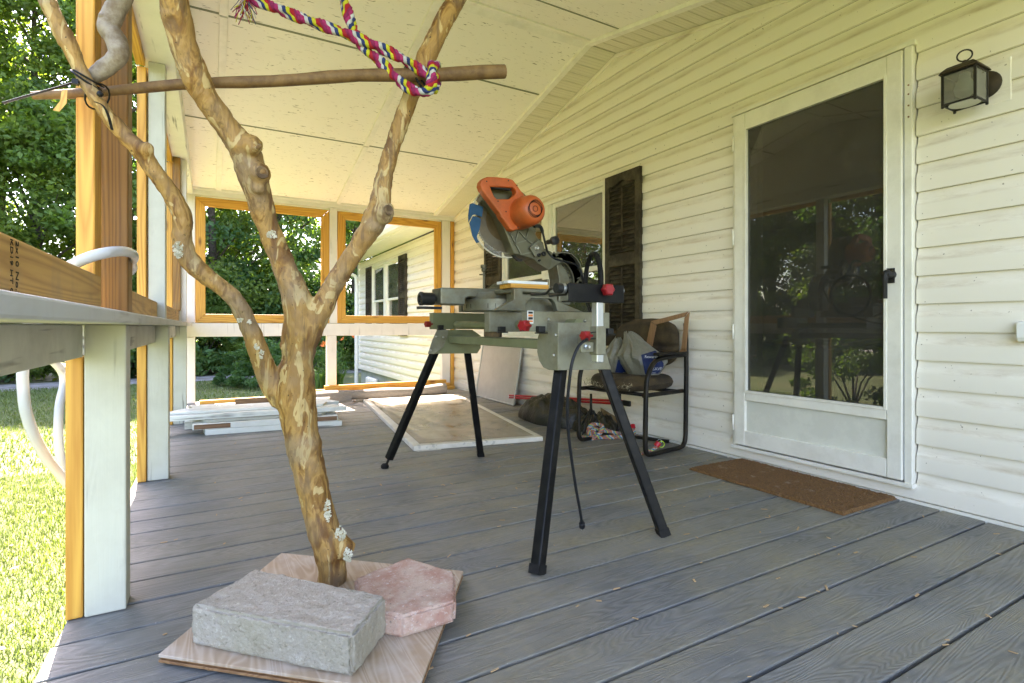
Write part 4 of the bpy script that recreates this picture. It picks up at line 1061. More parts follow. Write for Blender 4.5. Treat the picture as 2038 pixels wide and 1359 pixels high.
def polyY(m, pts, Y, th):
    m.prism([pY(a, b, Y) for (a, b) in pts], (0, th, 0)); return m
def polyX(m, pts, X, th):
    m.prism([onx(a, b, X) for (a, b) in pts], (th, 0, 0)); return m
FEET = [((0.893, 1.42), (1.112, 1.60, 0.655)), ((1.471, 1.449), (1.292, 1.60, 0.655)), ((0.832, 2.892), (1.075, 2.70, 0.70)), ((1.411, 2.876), (1.232, 2.70, 0.70))]
for i, ((fx, fy), top) in enumerate(FEET):
    b0 = Vector((fx, fy, 0.0)); tp = Vector(top); d_ = (tp - b0).normalized()
    zf = 0.052 if i == 2 else 0.022
    st_ = b0 + d_ * (zf / d_.z)
    m = MB(); m.bar(st_, tp, 0.038, 0.038, up=(0.35, -1, 0) if i in (0, 2) else (-0.35, -1, 0)); lg = m.build('leg', M_SBLK, stand, bevel=0.006, seg=3)
    if i == 2:
        m = MB(); m.tube([st_ - d_ * 0.005, st_ - d_ * 0.032], 0.007, 8); m.lathe((fx, fy, 0.0005), (0, 0, 1), [(0, 0.018), (0.008, 0.022), (0.018, 0.021), (0.026, 0.012)], 14); m.build('adjusting_foot', M_RUB, lg, smooth=True, auto=40)
    else:
        m = MB(); u0 = Vector((fx, fy, 0.0005)); m.bar(st_ + d_ * 0.006, st_ - d_ * 0.0215 / d_.z * 0.98, 0.0405, 0.0405, up=(0.35, -1, 0) if i == 0 else (-0.35, -1, 0)); fo = m.build('foot_cap', M_RUB, lg)
YN = 1.55
fold = pY(1111, 642, YN)
m = MB(); polyY(m, [(1110, 737), (1111, 642), (1182, 642), (1203, 690), (1217, 735)], YN, 0.004); br = m.build('leg_bracket', M_SGREY, stand, bevel=0.0015)
m = MB(); polyX(m, [(1110, 737), (1111, 642), (1084, 641), (1075, 656), (1070, 672), (1069, 700), (1073, 718), (1081, 731), (1092, 736)], fold.x, 0.004); m.build('bracket_side', M_SGREY, br, bevel=0.001)
m = MB(); polyX(m, [(1110 + 88, 735), (1111 + 60, 660), (1150, 655), (1140, 680), (1140, 720)], 1.285, 0.004); m.build('bracket_side', M_SGREY, br)
for (a, b) in ((1106, 667), (1102, 707)):
    m = MB(); p = onx(a, b, fold.x); m.lathe(p + Vector((0.001, 0, 0)), (-1, 0, 0), [(0, 0.007), (0.003, 0.007), (0.006, 0.004)], 10); m.build('bolt', M_BOLT, br, smooth=True, auto=40)
YFB = 2.63
m = MB(); polyY(m, [(892, 656), (940, 656), (957, 668), (957, 692), (950, 703), (866, 704), (882, 690), (889, 674)], YFB, 0.004); br2 = m.build('leg_bracket', M_SGREEN, stand, bevel=0.0015)
p0 = pY(866, 704, YFB)
m = MB(); m.prism([pY(852, 704, YFB - 0.01), pY(865, 704.5, YFB - 0.01), pY(882, 690, YFB - 0.01), pY(890, 672, YFB - 0.01), pY(893, 656, YFB - 0.01), pY(870, 657, YFB - 0.01), pY(861, 676, YFB - 0.01)], (0.0, 0.006, 0)); m.build('bracket_side', M_SGREY, br2, bevel=0.001)
for (a, b) in ((868, 670), (882, 671), (857, 697)):
    m = MB(); m.lathe(pY(a, b, YFB - 0.0105), (0, -1, 0), [(0, 0.006), (0.003, 0.006), (0.005, 0.003)], 10); m.build('bolt', M_BOLT, br2, smooth=True)
m = MB(); m.box(1.10, 1.20, 1.56, YFB, 0.692, 0.729); m.build('main_beam', M_SGREEN, stand, bevel=0.004)
m = MB(); m.tube([(1.16, 1.56, 0.787), (1.16, 2.74, 0.787)], 0.021, 18); m.build('slide_tube', M_SGREEN, stand, smooth=True, auto=40)
# crosswise mounting brackets
def cross(Y, x0, x1, z0, z1, mat=M_SGREY):
    m_ = MB(); m_.box(x0, x1, Y, Y + 0.004, z0, z1); m_.box(x0, x1, Y + 0.0045, Y + 0.06, z1 - 0.004, z1); m_.box(x0, x0 + 0.004, Y + 0.0045, Y + 0.05, z0, z1 - 0.0045)
    b_ = m_.build('mounting_bracket', mat, stand, bevel=0.0015)
    return b_
bF = cross(2.66, 1.022, 1.43, 0.765, 0.853, M_SGREEN); bM = cross(1.99, 1.018, 1.44, 0.757, 0.842); bN = cross(1.62, 0.985, 1.352, 0.762, 0.834)
for b_, Y, pts in ((bF, 2.655, ((876, 651),)), (bM, 1.985, ((997, 655),)), (bN, 1.615, ((1074, 655), (1210, 659)))):
    for (a, b) in pts:
        m = MB(); c_ = pY(a, b, Y); m.box(c_.x - 0.014, c_.x + 0.014, Y - 0.018, Y + 0.0045, c_.z - 0.011, c_.z + 0.011); m.box(c_.x - 0.02, c_.x + 0.03, Y - 0.01, Y + 0.004, c_.z - 0.016, c_.z - 0.0112); m.build('clamp_pad', M_BLACKP, b_, bevel=0.002)
for (a, b) in ((1092, 636), (1164, 638)):
    m = MB(); m.lathe(pY(a, b, 1.6195), (0, -1, 0), [(0, 0.006), (0.003, 0.006), (0.006, 0.003)], 10); m.build('bolt', M_BOLT, bN, smooth=True)
# warning sticker
c_ = pY(1055.5, 631, 1.6185)
m = MB(); m.box(c_.x - 0.0125, c_.x + 0.0125, 1.6175, 1.6195, c_.z - 0.023, c_.z + 0.023); stk = m.build('sticker', flat('sticker_white', (0.7, 0.7, 0.66), 0.5), bN)
M_STO = flat('sticker_orange', (0.7, 0.2, 0.03), 0.5); M_STK = flat('sticker_black', (0.03, 0.03, 0.03), 0.5)
for i, (h_, mt) in enumerate(((0.008, M_STK), (0.008, M_STO), (0.009, M_STK), (0.006, M_STO))):
    m = MB(); z_ = c_.z + 0.016 - i * 0.0102; m.box(c_.x - 0.0095, c_.x + 0.0095, 1.6165, 1.6172, z_ - h_ / 2, z_ + h_ / 2); m.build('sticker_print', mt, stk)
def red_knob(c, axis, r=0.017, L=0.032, parent=stand):
    m_ = MB(); n = 24; ax = Vector(axis).normalized(); a = ax.cross(Vector((0, 0, 1))).normalized() if abs(ax.z) < .9 else Vector((1, 0, 0)); b = ax.cross(a); vs_ = []
    for (h, q) in ((0, 0.8), (0.15, 1.0), (0.85, 1.0), (1.0, 0.78)):
        for k in range(n):
            an = 2 * math.pi * k / n; rr_ = r * q * (1.0 + 0.11 * math.cos(an * 6)); vs_.append(c + ax * (h * L) + (a * math.cos(an) + b * math.sin(an)) * rr_)
    fs = [(i * n + k, i * n + (k + 1) % n, (i + 1) * n + (k + 1) % n, (i + 1) * n + k) for i in range(3) for k in range(n)] + [tuple(range(n - 1, -1, -1)), tuple(3 * n + k for k in range(n))]
    m_._add(vs_, fs); m_.tube([c - ax * 0.02, c], 0.005, 8)
    return m_.build('clamp_knob', M_RED, parent, smooth=True, auto=35)
red_knob(pY(1042, 648, 1.60) + Vector((0.015, 0, 0)), (-1, -0.4, 0), 0.0195, 0.034, bN); red_knob(pY(856, 645, 2.66), (-1, -0.3, 0), 0.016, 0.03, bF)
# near extension: post, sleeve, roller
YR = 1.45
pp = pY(1190, 640, YR); px_ = pp.x
zt, zs, zb, ze = pY(1190, 600, YR).z, pY(1190, 649, YR).z, pY(1190, 706, YR).z, pY(1190, 721, YR).z
m = MB(); m.box(px_ - 0.015, px_ + 0.015, YR - 0.013, YR + 0.017, ze, zt); post = m.build('extension_post', M_CHR, stand, bevel=0.003)
m = MB(); m.box(px_ - 0.021, px_ + 0.021, YR - 0.019, YR + 0.023, zb, zs); m.build('sleeve', M_SGREY, post, bevel=0.004)
m = MB(); m.box(px_ - 0.012, px_ + 0.012, YR + 0.0235, 1.5495, (zs + zb) / 2 - 0.02, (zs + zb) / 2 + 0.02); m.box(px_ - 0.075, px_ - 0.0215, YR - 0.004, YR + 0.006, pY(1165, 701, YR).z, pY(1165, 681, YR).z); m.build('arm_plate', M_SGREY, post, bevel=0.002)
m = MB(); m.lathe(pY(1166, 690, YR - 0.004), (0, -1, 0), [(0, 0.009), (0.006, 0.009), (0.008, 0.005), (0.02, 0.005)], 6); m.build('bolt', M_CHR, post)
red_knob(pY(1171, 668, YR - 0.02), (-1, -0.25, 0), 0.0165, 0.03, post)
m = MB(); m.tube(smooth_path([pY(1170, 664, YR - 0.012), pY(1180, 661, YR - 0.026), pY(1186, 661, YR - 0.024)], 3), 0.002, 6); m.tube(smooth_path([pY(1170, 675, YR - 0.012), pY(1180, 674, YR - 0.026), pY(1186, 674, YR - 0.024)], 3), 0.002, 6); m.build('spring_wire', M_BLACKP, post, smooth=True)
r0, r1 = pY(1124, 581, YR), pY(1234, 586, YR)
m = MB(); m.box(r0.x, r1.x, YR - 0.022, YR - 0.018, pY(1180, 602, YR).z, pY(1180, 566, YR).z); m.box(r0.x, r1.x, YR - 0.0175, YR + 0.02, pY(1180, 602, YR).z, pY(1180, 602, YR).z + 0.004); rol = m.build('roller_plate', M_SBLK, stand, bevel=0.002)
rz_ = pY(1180, 576, YR).z
m = MB(); m.tube([(r0.x - 0.032, YR + 0.005, rz_), (r1.x + 0.006, YR + 0.005, rz_)], 0.0165, 18); m.build('roller', M_BLACKP, rol, smooth=True, auto=40)
m = MB(); m.tube([(r0.x - 0.010, YR + 0.005, rz_), (r0.x + 0.002, YR + 0.005, rz_)], 0.0172, 18); m.build('roller_end', M_CHR, rol, smooth=True, auto=40); m = MB(); m.tube([(r1.x + 0.0062, YR + 0.005, rz_), (r1.x + 0.010, YR + 0.005, rz_)], 0.0165, 18); m.build('roller_end', M_CHR, rol, smooth=True, auto=40)
red_knob(pY(1205, 577, YR - 0.024), (-0.1, -1, 0), 0.0195, 0.03, rol)
m = MB(); m.tube(smooth_path([pY(1058, 586, 1.80), pY(1085, 584, 1.72), pY(1096, 574, 1.64), pY(1110, 573, 1.47)], 5), 0.0055, 8); m.tube([pY(1094, 588, 1.80), pY(1126, 585, 1.47)], 0.0055, 8); m.build('support_wire', M_BLACKP, rol, smooth=True)

# ---------------------------------------------------------------- mitre saw
M_ORNG = flat('saw_orange_plastic', (0.52, 0.105, 0.022), 0.42, var=0.15, dirt=(0.13, 0.045, 0.015), dirtamt=0.55, scale=18)
M_STEEL = flat('saw_blade_steel', (0.13, 0.11, 0.075), 0.42, 0.5, var=0.25, dirt=(0.20, 0.14, 0.07), dirtamt=0.5)
M_GUARD = flat('guard_grey_metal', (0.13, 0.125, 0.08), 0.42, 0.5, dirt=(0.16, 0.13, 0.07), dirtamt=0.5)
M_TAPE = flat('painter_tape_blue', (0.014, 0.075, 0.16), 0.7, var=0.25, scale=30)
t = NT('clear_guard_plastic'); M_CLEAR = mat_glass('clear_guard_plastic_scuffed', tint=(0.92, 0.90, 0.82), grime=0.25)
SAWY = 2.25
saw = thing('mitre_saw', (1.2, SAWY, 0.853), 'orange and grey mitre saw with raised blade, blue tape on the guard, on the stand', 'mitre saw')
ZT = 0.853
m = MB(); polyY(m, [(985, 617.5), (1000, 609), (1023, 596), (1023, 574), (1040, 572), (1041, 586), (1105, 592), (1111, 600), (1162, 621), (1110, 620), (1104, 602), (1097, 594.5), (1056, 594.5), (1048, 603), (1043, 619)], 1.92, 0.03)
base = m.build('base', M_CAST, saw, bevel=0.003)
m = MB(); m.box(1.11, 1.40, 1.952, 2.13, 0.925, 0.943); m.box(1.13, 1.36, 1.99, 2.05, 0.8435, 0.9255); m.build('table', M_CAST, saw, bevel=0.004)
m = MB(); m.box(1.12, 1.40, 2.37, 2.58, 0.925, 0.943); m.box(1.13, 1.39, 2.54, 2.57, ZT + 0.001, 0.9255); m.build('table', M_CAST, saw, bevel=0.004)
m = MB(); m.lathe((1.20, SAWY, ZT - 0.004), (0, 0, 1), [(0, 0.165), (0.004, 0.172), (0.055, 0.172), (0.062, 0.165), (0.088, 0.155)], 40); m.build('turntable', M_CAST, saw, smooth=True, auto=35)
for q in (-1.95, -2.15, -2.35, -2.9, -3.1):
    m = MB(); a_ = q; c_ = Vector((1.20 + math.cos(a_) * 0.1725, SAWY + math.sin(a_) * 0.1725, ZT + 0.02)); m.obox(c_, (math.cos(a_), math.sin(a_), 0), (-math.sin(a_), math.cos(a_), 0), (0, 0, 1), 0.0008, 0.0012, 0.010); m.build('scale_mark', M_INK, saw)
a0, a1 = pY(877, 572, 2.2), pY(1023, 576, 2.2)
m = MB(); polyY(m, [(877, 572), (1023, 575), (1023, 592), (934, 590.5), (927, 594), (926, 607), (877, 605)], 2.19, 0.11); m.build('table_arm', M_CAST, saw, bevel=0.006, seg=3)
kx = pY(864, 595, SAWY)
m = MB(); m.lathe((kx.x, SAWY, kx.z), (-1, 0, 0), [(-0.05, 0.012), (0, 0.012), (0.002, 0.026), (0.012, 0.0285), (0.05, 0.0285), (0.056, 0.031), (0.066, 0.031), (0.07, 0.026), (0.068, 0.018), (0.06, 0.016)], 22); m.box(kx.x - 0.075, kx.x + 0.03, SAWY - 0.02, SAWY + 0.02, kx.z - 0.046, kx.z - 0.034); m.build('lock_handle', M_BLACKP, saw, smooth=True, auto=40)
m = MB(); m.box(1.298, 1.310, 1.98, 2.18, 0.9435, 0.99); m.build('fence', M_CAST, saw, bevel=0.003); m = MB(); m.box(1.298, 1.310, 2.32, 2.57, 0.9435, 0.985); m.prism([(1.298, 2.34, 0.984), (1.298, 2.40, 1.012), (1.298, 2.50, 1.005), (1.298, 2.565, 0.984)], (0.012, 0, 0)); m.build('fence', M_CAST, saw, bevel=0.003)
cl = pY(963, 560, 2.48)
m = MB(); m.tube([(cl.x, 2.48, 0.9435), (cl.x, 2.48, pY(963, 535, 2.48).z)], 0.006, 8); m.lathe((cl.x, 2.48, pY(963, 541, 2.48).z), (0, 0, 1), [(0, 0.008), (0.004, 0.013), (0.016, 0.013), (0.018, 0.008), (0.02, 0.017), (0.036, 0.017)], 12); m.box(cl.x - 0.024, cl.x + 0.024, 2.465, 2.495, 0.944, 0.956); m.tube([(cl.x - 0.03, 2.47, pY(963, 547, 2.48).z), (cl.x + 0.012, 2.48, pY(963, 547, 2.48).z)], 0.0035, 6); m.build('hold_down_clamp', M_GUARD, saw, smooth=True, auto=40)
# blade and guards
BC = pY(1003, 440, SAWY)
def disc_pts(r, a0, a1, n, cx=None):
    c = BC if cx is None else cx
    return [Vector((c.x + math.cos(lerp(a0, a1, i / n)) * r, 0, c.z + math.sin(lerp(a0, a1, i / n)) * r)) for i in range(n + 1)]
m = MB(); n = 80; vs_ = []
for k in range(n * 2):
    r_ = 0.1545 if k % 2 == 0 else 0.1475
    a = math.pi * (k + (0.75 if k % 2 else 0)) / n; vs_.append((BC.x + math.cos(a) * r_, 0, BC.z + math.sin(a) * r_))
m.prism([(x, SAWY + 0.004, z) for (x, y, z) in vs_], (0, 0.002, 0)); bl = m.build('blade', M_STEEL, saw)
m = MB(); m.lathe((BC.x, SAWY + 0.0035, BC.z), (0, -1, 0), [(0, 0.095), (0.0006, 0.095)], 48); m.build('blade_inner_plate', flat('blade_stained_steel', (0.13, 0.09, 0.04), 0.35, 0.6, var=0.4), bl)
dl = (pY(1030, 503, SAWY) - pY(950, 390, SAWY)); dl.y = 0; dl.normalize(); nrm_ = Vector((dl.z, 0, -dl.x));
if nrm_.z < 0: nrm_ = -nrm_
ang = math.atan2(dl.z, dl.x)
# clear lower guard: shallow tray on the lower left of the diagonal
def arc_ring(m, r0, r1, a0, a1, y0, y1, n=40):
    po = disc_pts(r1, a0, a1, n); pi_ = disc_pts(r0, a0, a1, n)
    for i in range(n):
        q = [po[i], po[i + 1], pi_[i + 1], pi_[i]]
        m.hexa([(p.x, y0, p.z) for p in q] + [(p.x, y1, p.z) for p in q])
aL0, aL1 = ang - math.pi - 0.15, ang + 0.1
m = MB(); po = disc_pts(0.176, aL0, aL1, 48)
m._add([(p.x, SAWY - 0.012, p.z) for p in po] + [(p.x, SAWY + 0.026, p.z) for p in po], [(i, i + 1, 50 + i, 49 + i) for i in range(48)])
pi_ = disc_pts(0.150, aL0, aL1, 48)
m._add([(p.x, SAWY - 0.0125, p.z) for p in po] + [(p.x, SAWY - 0.0125, p.z) for p in pi_], [(i, i + 1, 50 + i, 49 + i) for i in range(48)])
grd = m.build('lower_guard', M_CLEAR, saw, smooth=True, auto=40)
m = MB(); arc_ring(m, 0.174, 0.1785, aL0, aL1, SAWY - 0.0135, SAWY - 0.0085, 48); m.build('guard_rim', flat('guard_rim_pale', (0.55, 0.53, 0.42), 0.5), grd)
def tape(p2, y, th=0.0012):
    m_ = MB(); m_.prism([pY(a, b, y) for (a, b) in p2], (0, -th, 0)); return m_.build('tape', M_TAPE, grd)
tape([(934.5, 406), (940, 404), (950, 408), (961, 412), (961, 416), (959, 432), (952, 429), (945, 427), (940, 428), (932, 443), (931.5, 428)], SAWY - 0.0130)
tape([(934, 444), (941, 430), (950, 432), (957, 436), (956, 448), (952, 462), (949, 470), (950, 476), (954, 482), (948, 484), (940, 470), (937, 457)], SAWY - 0.0132)
# fixed upper guard: thick shell on the upper right of the diagonal
m = MB(); pts = []
off = -0.045
a_s = ang; 
arc = disc_pts(0.166, ang + 0.02, ang + math.pi - 0.02, 30)
arc = [p for p in arc]
m.prism([(p.x + nrm_.x * off * 0.0, SAWY - 0.036, p.z) for p in arc] + [(arc[-1].x + nrm_.x * off, SAWY - 0.036, arc[-1].z + nrm_.z * off), (arc[0].x + nrm_.x * off, SAWY - 0.036, arc[0].z + nrm_.z * off)] if Vector((arc[15].x - BC.x, 0, arc[15].z - BC.z)).dot(nrm_) > 0 else [(p.x, SAWY - 0.036, p.z) for p in disc_pts(0.166, ang - math.pi + 0.02, ang - 0.02, 30)], (0, 0.072, 0))
m.build('upper_guard', M_GUARD, saw, bevel=0.006, seg=3)
# pivoting arm casting with ribs
def c4(x, y): return (920 + x / 6.175, 340 + y / 6.175)
m = MB(); polyY(m, [c4(*q) for q in ((430, 500), (500, 470), (640, 700), (830, 660), (935, 830), (1000, 880), (1012, 950), (1110, 1000), (1115, 1060), (1090, 1180), (1050, 1215), (920, 1130), (880, 1085), (720, 1035), (640, 1020))], SAWY - 0.062, 0.10)
arm = m.build('head_arm', M_GUARD, saw, bevel=0.004)
for q in (((580, 780), (830, 660)), ((640, 900), (800, 850)), ((650, 890), (690, 740)), ((780, 840), (830, 680)), ((700, 740), (800, 855)), ((710, 1030), (850, 1000)), ((480, 560), (720, 1020)), ((800, 850), (870, 900))):
    m = MB(); m.bar(pY(*c4(*q[0]), SAWY - 0.066), pY(*c4(*q[1]), SAWY - 0.066), 0.006, 0.007, up=(0, -1, 0)); m.build('rib', M_CAST, arm)
m = MB(); polyY(m, [c4(*q) for q in ((830, 940), (935, 840), (1000, 905), (1010, 985), (900, 1060))], SAWY - 0.078, 0.014); m.build('arm_cover', M_CAST, arm, bevel=0.003)
for q, r_ in (((912, 948), 0.0125), ((1000, 1020), 0.012), ((940, 1035), 0.009), ((945, 1100), 0.006)):
    m = MB(); m.lathe(pY(*c4(*q), SAWY - 0.079), (0, -1, 0), [(0, r_), (0.005, r_), (0.008, r_ * 0.7), (0.006, r_ * 0.35), (0.002, 0.001)], 16); m.build('bolt', M_BOLT if r_ > 0.0121 else M_BLACKP, arm, smooth=True, auto=40)
m = MB(); m.lathe(pY(1090, 482, SAWY + 0.02), (0, -1, 0), [(0, 0.012), (0.05, 0.012), (0.052, 0.022), (0.072, 0.022), (0.076, 0.016)], 16); m.build('pivot_knob', M_BLACKP, arm, smooth=True, auto=40)
m = MB(); polyY(m, [c4(*q) for q in ((1010, 1130), (1110, 1060), (1235, 1070), (1235, 1120), (1160, 1160), (1060, 1222))], SAWY - 0.055, 0.09); m.build('pivot_block', M_CAST, arm, bevel=0.004)
m = MB(); polyY(m, [c4(*q) for q in ((620, 1030), (640, 1060), (690, 1105), (740, 1115), (738, 1085), (690, 1070), (650, 1040), (640, 1020))], SAWY - 0.03, 0.02); m.build('guard_lever', M_BLACKP, arm)
# orange motor housing and D handle
m = MB(); YM0 = SAWY - 0.062
mc = pY(1030, 428, 2.2); MCX, MCZ = mc.x, mc.z
m.lathe((MCX, YM0, MCZ), (0, -1, 0), [(0, 0.074), (0.03, 0.074), (0.09, 0.0715), (0.125, 0.066), (0.14, 0.056), (0.148, 0.046)], 36); mot = m.build('motor_housing', M_ORNG, saw, smooth=True, auto=50)
YC_ = YM0 - 0.1485
M_VENT = flat('vent_dark', (0.035, 0.012, 0.006), 0.8)
for k in range(34):
    a = 2 * math.pi * k / 34; 
    m = MB(); c_ = Vector((MCX + math.cos(a) * 0.0345, YC_ - 0.0003, MCZ + math.sin(a) * 0.0345)); m.obox(c_, (0.55, 0, 0.83), (-0.83, 0, 0.55), (0, 1, 0), 0.0085, 0.0016, 0.0006); m.build('vent_slot', M_VENT, mot)
m = MB(); m.tube([Vector((MCX + math.cos(a) * 0.0125, YC_ - 0.0006, MCZ + math.sin(a) * 0.0125)) for a in [i * math.pi / 10 for i in range(20)]], 0.0013, 5, closed=True); m.build('brush_cap', M_VENT, mot, smooth=True)
def plate_hole(name, outer, inner, Y, th, mat, parent, bev=0.005):
    bm = bmesh.new()
    def ringv(pts): 
        v = [bm.verts.new(p) for p in pts]; return v, [bm.edges.new((v[i], v[(i + 1) % len(v)])) for i in range(len(v))]
    vo_, eo = ringv(outer); vi_, ei = ringv(inner)
    g_ = bmesh.ops.triangle_fill(bm, use_beauty=True, use_dissolve=False, edges=eo + ei)
    fs_ = [f for f in g_['geom'] if isinstance(f, bmesh.types.BMFace)]
    ex = bmesh.ops.extrude_face_region(bm, geom=fs_); vv = [v for v in ex['geom'] if isinstance(v, bmesh.types.BMVert)]
    bmesh.ops.translate(bm, verts=vv, vec=(0, th, 0)); bmesh.ops.recalc_face_normals(bm, faces=bm.faces)
    for v in bm.verts: v.co -= ORG[parent.name]
    me = bpy.data.meshes.new(name); bm.to_mesh(me); bm.free(); me.materials.append(mat)
    o_ = bpy.data.objects.new(name, me); COL.objects.link(o_); o_.parent = parent; ORG[o_.name] = ORG[parent.name]
    b_ = o_.modifiers.new('bevel', 'BEVEL'); b_.width = bev; b_.segments = 3; b_.limit_method = 'ANGLE'; b_.angle_limit = R(45)
    return o_
YH = SAWY - 0.105
outer = [pY(*c4(*q), YH) for q in ((222, 175), (232, 125), (260, 90), (310, 70), (430, 72), (570, 88), (625, 108), (665, 155), (720, 235), (785, 318), (830, 420), (830, 600), (770, 690), (690, 715), (625, 735), (590, 715), (540, 640), (485, 570), (455, 510), (400, 440), (320, 335), (245, 235))]
inner = [pY(*c4(*q), YH) for q in ((345, 192), (480, 196), (590, 205), (625, 200), (660, 235), (665, 270), (625, 318), (570, 345), (430, 345), (395, 310), (370, 250))]
hd = plate_hole('handle', outer, inner, YH, 0.045, M_ORNG, saw, 0.008)
m = MB(); polyY(m, [c4(*q) for q in ((350, 185), (600, 212), (605, 240), (560, 238), (350, 208))], YH + 0.012, 0.02); m.build('trigger', M_BLACKP, hd, bevel=0.003)
for q in ((300, 128), (568, 120), (672, 178), (440, 372), (538, 500), (685, 695)):
    m = MB(); m.lathe(pY(*c4(*q), YH - 0.0005), (0, -1, 0), [(0, 0.0035), (0.0008, 0.0035)], 10); m.build('screw', M_BLACKP, hd)
# rear curved bracket: web plate with lattice ribs
outer_b = [(1098, 506), (1116, 503), (1131, 505.5), (1141, 514), (1148, 525), (1154, 542), (1158, 562), (1160, 600)]
inner_b = [(1104, 521), (1112, 521), (1121, 526), (1128, 534), (1133, 543), (1136, 552), (1137, 563), (1138, 600)]
m = MB()
for i in range(len(outer_b) - 1):
    q = [pY(*outer_b[i], SAWY), pY(*outer_b[i + 1], SAWY), pY(*inner_b[i + 1], SAWY), pY(*inner_b[i], SAWY)]
    m.hexa([(p.x, SAWY - 0.004, p.z) for p in q] + [(p.x, SAWY + 0.004, p.z) for p in q])
m2_ = []
bk = m.build('rear_bracket', flat('bracket_shadow_web', (0.10, 0.095, 0.07), 0.6), saw)
for seq in (outer_b, inner_b):
    m = MB()
    for i in range(len(seq) - 1): m.bar(pY(*seq[i], SAWY - 0.028), pY(*seq[i + 1], SAWY - 0.028), 0.05, 0.0045, up=(nrm_ if i < 1 else Vector((1, 0, 0.2))))
    m.build('bracket_flange', M_CAST, bk)
for i in range(len(outer_b) - 1):
    for a, b in ((outer_b[i], inner_b[i + 1]), (inner_b[i], outer_b[i])):
        m = MB(); m.bar(pY(*a, SAWY - 0.03), pY(*b, SAWY - 0.03), 0.04, 0.0035, up=(0, -1, 0)); m.build('lattice_rib', M_CAST, bk)
m = MB(); polyY(m, [(1107, 523), (1116, 525), (1126, 535), (1132, 546), (1135, 560), (1136, 606), (1112, 606), (1113, 555)], SAWY - 0.045, 0.09); m.build('bracket_web', M_CAST, bk, bevel=0.004)
# cord
M_CORD = flat('power_cord_black', (0.015, 0.016, 0.018), 0.45)
m = MB(); m.tube(smooth_path([(MCX + 0.03, YM0 - 0.09, MCZ - 0.066), pY(1076, 452, 2.12), pY(1083, 475, 2.13), pY(1089, 500, 2.15)], 5), [0.0085] * 8 + [0.0055] * 8, 8); m.build('strain_relief', M_CORD, saw, smooth=True)
m = MB(); m.tube(smooth_path([pY(1089, 500, 2.15), pY(1105, 515, 2.12), pY(1150, 530, 2.18), pY(1162, 570, 2.15), pY(1166, 600, 2.1), pY(1180, 640, 1.9), pY(1172, 672, 1.5), pY(1166, 676, 1.40), pY(1151, 690, 1.385), pY(1139, 720, 1.38), pY(1133, 760, 1.385), pY(1129, 810, 1.40), pY(1131, 860, 1.42), pY(1137, 910, 1.44), pY(1146, 970, 1.47), pY(1155, 1020, 1.50), pY(1158, 1040, 1.52)], 7), 0.0052, 8)
cd = m.build('power_cord', M_CORD, saw, smooth=True)
p1, p2 = pY(1157.5, 1036, 1.52), pY(1160, 1062, 1.545)
m = MB(); d_ = (p2 - p1).normalized(); m.lathe(p1, d_, [(0, 0.0065), (0.012, 0.007), (0.014, 0.0105), (0.03, 0.0115), (0.034, 0.010)], 12); m.build('plug', M_CORD, cd, smooth=True, auto=40)
m = MB()
for s_ in (-1, 1):
    m = MB(); q = p1 + d_ * 0.0345 + Vector((s_ * 0.005, 0, 0)); m.bar(q, q + d_ * 0.014, 0.0014, 0.0055, up=(0, 1, 0)); m.build('plug_prong', M_CHR, cd)
# black hoop resting on the rear ends of the brackets
hc = Vector((1.405, 2.02, 0.0)); hr = 0.135
m = MB(); ctr = pY(1180, 566, 2.02); ctr = Vector((ctr.x, 2.02, 0.842 + hr + 0.0125))
ax1 = Vector((0.34, 0.94, 0)).normalized()
pts = [ctr + ax1 * math.cos(a) * hr * 0.86 + Vector((0, 0, math.sin(a) * hr)) for a in [i * 2 * math.pi / 44 for i in range(44)]]
m.tube(pts, 0.0125, 10, closed=True, flat=(0.75, 1.0)); tag(m.build('rubber_hoop', M_RUB, smooth=True), 'black rubber hoop standing upright on the stand behind the mitre saw', 'hoop')
# offcut boards lying on the saw table
for (zz, th, xa, xb, mt, lb, nm) in ((0.9438, 0.018, 1.10, 1.29, M_PINEX, 'bare pine offcut under the white board on the saw table', 'pine_offcut'), (0.9622, 0.012, 1.085, 1.285, painted('white_board_paint', (0.72, 0.75, 0.75), 'x'), 'white painted board lying on a pine offcut on the saw table', 'white_board')):
    m = MB(); m.box(xa, xb, 1.955, 2.055, zz, zz + th); tag(m.build(nm, mt, bevel=0.001), lb, 'board')
# ---------------------------------------------------------------- chair
from mathutils.bvhtree import BVHTree
M_CFR = flat('chair_frame_black', (0.008, 0.007, 0.006), 0.45, var=0.2, dirt=(0.055, 0.04, 0.02), dirtamt=0.5, scale=22)
M_CUSH = mottled('chair_fabric_dirty_brown', (0.028, 0.019, 0.010), (0.085, 0.058, 0.027), 8, 0.38, 0.66, rough=0.95, bump=0.8, bscale=200)
M_FOAM = mottled('torn_stuffing_pale', (0.46, 0.42, 0.30), (0.28, 0.23, 0.14), 40, rough=0.95, bump=0.9)
CA = Vector((2.235, 2.355, 0)); CF = Vector((0.9868, 0.162, 0)); CW = Vector((-0.162, 0.9868, 0))
def CP(u, w, z): return CA + CF * u + CW * w + Vector((0, 0, z))
chair = thing('armchair', tuple(CP(0.2, 0.27, 0)), 'old brown padded armchair on a black sled frame against the siding', 'chair')
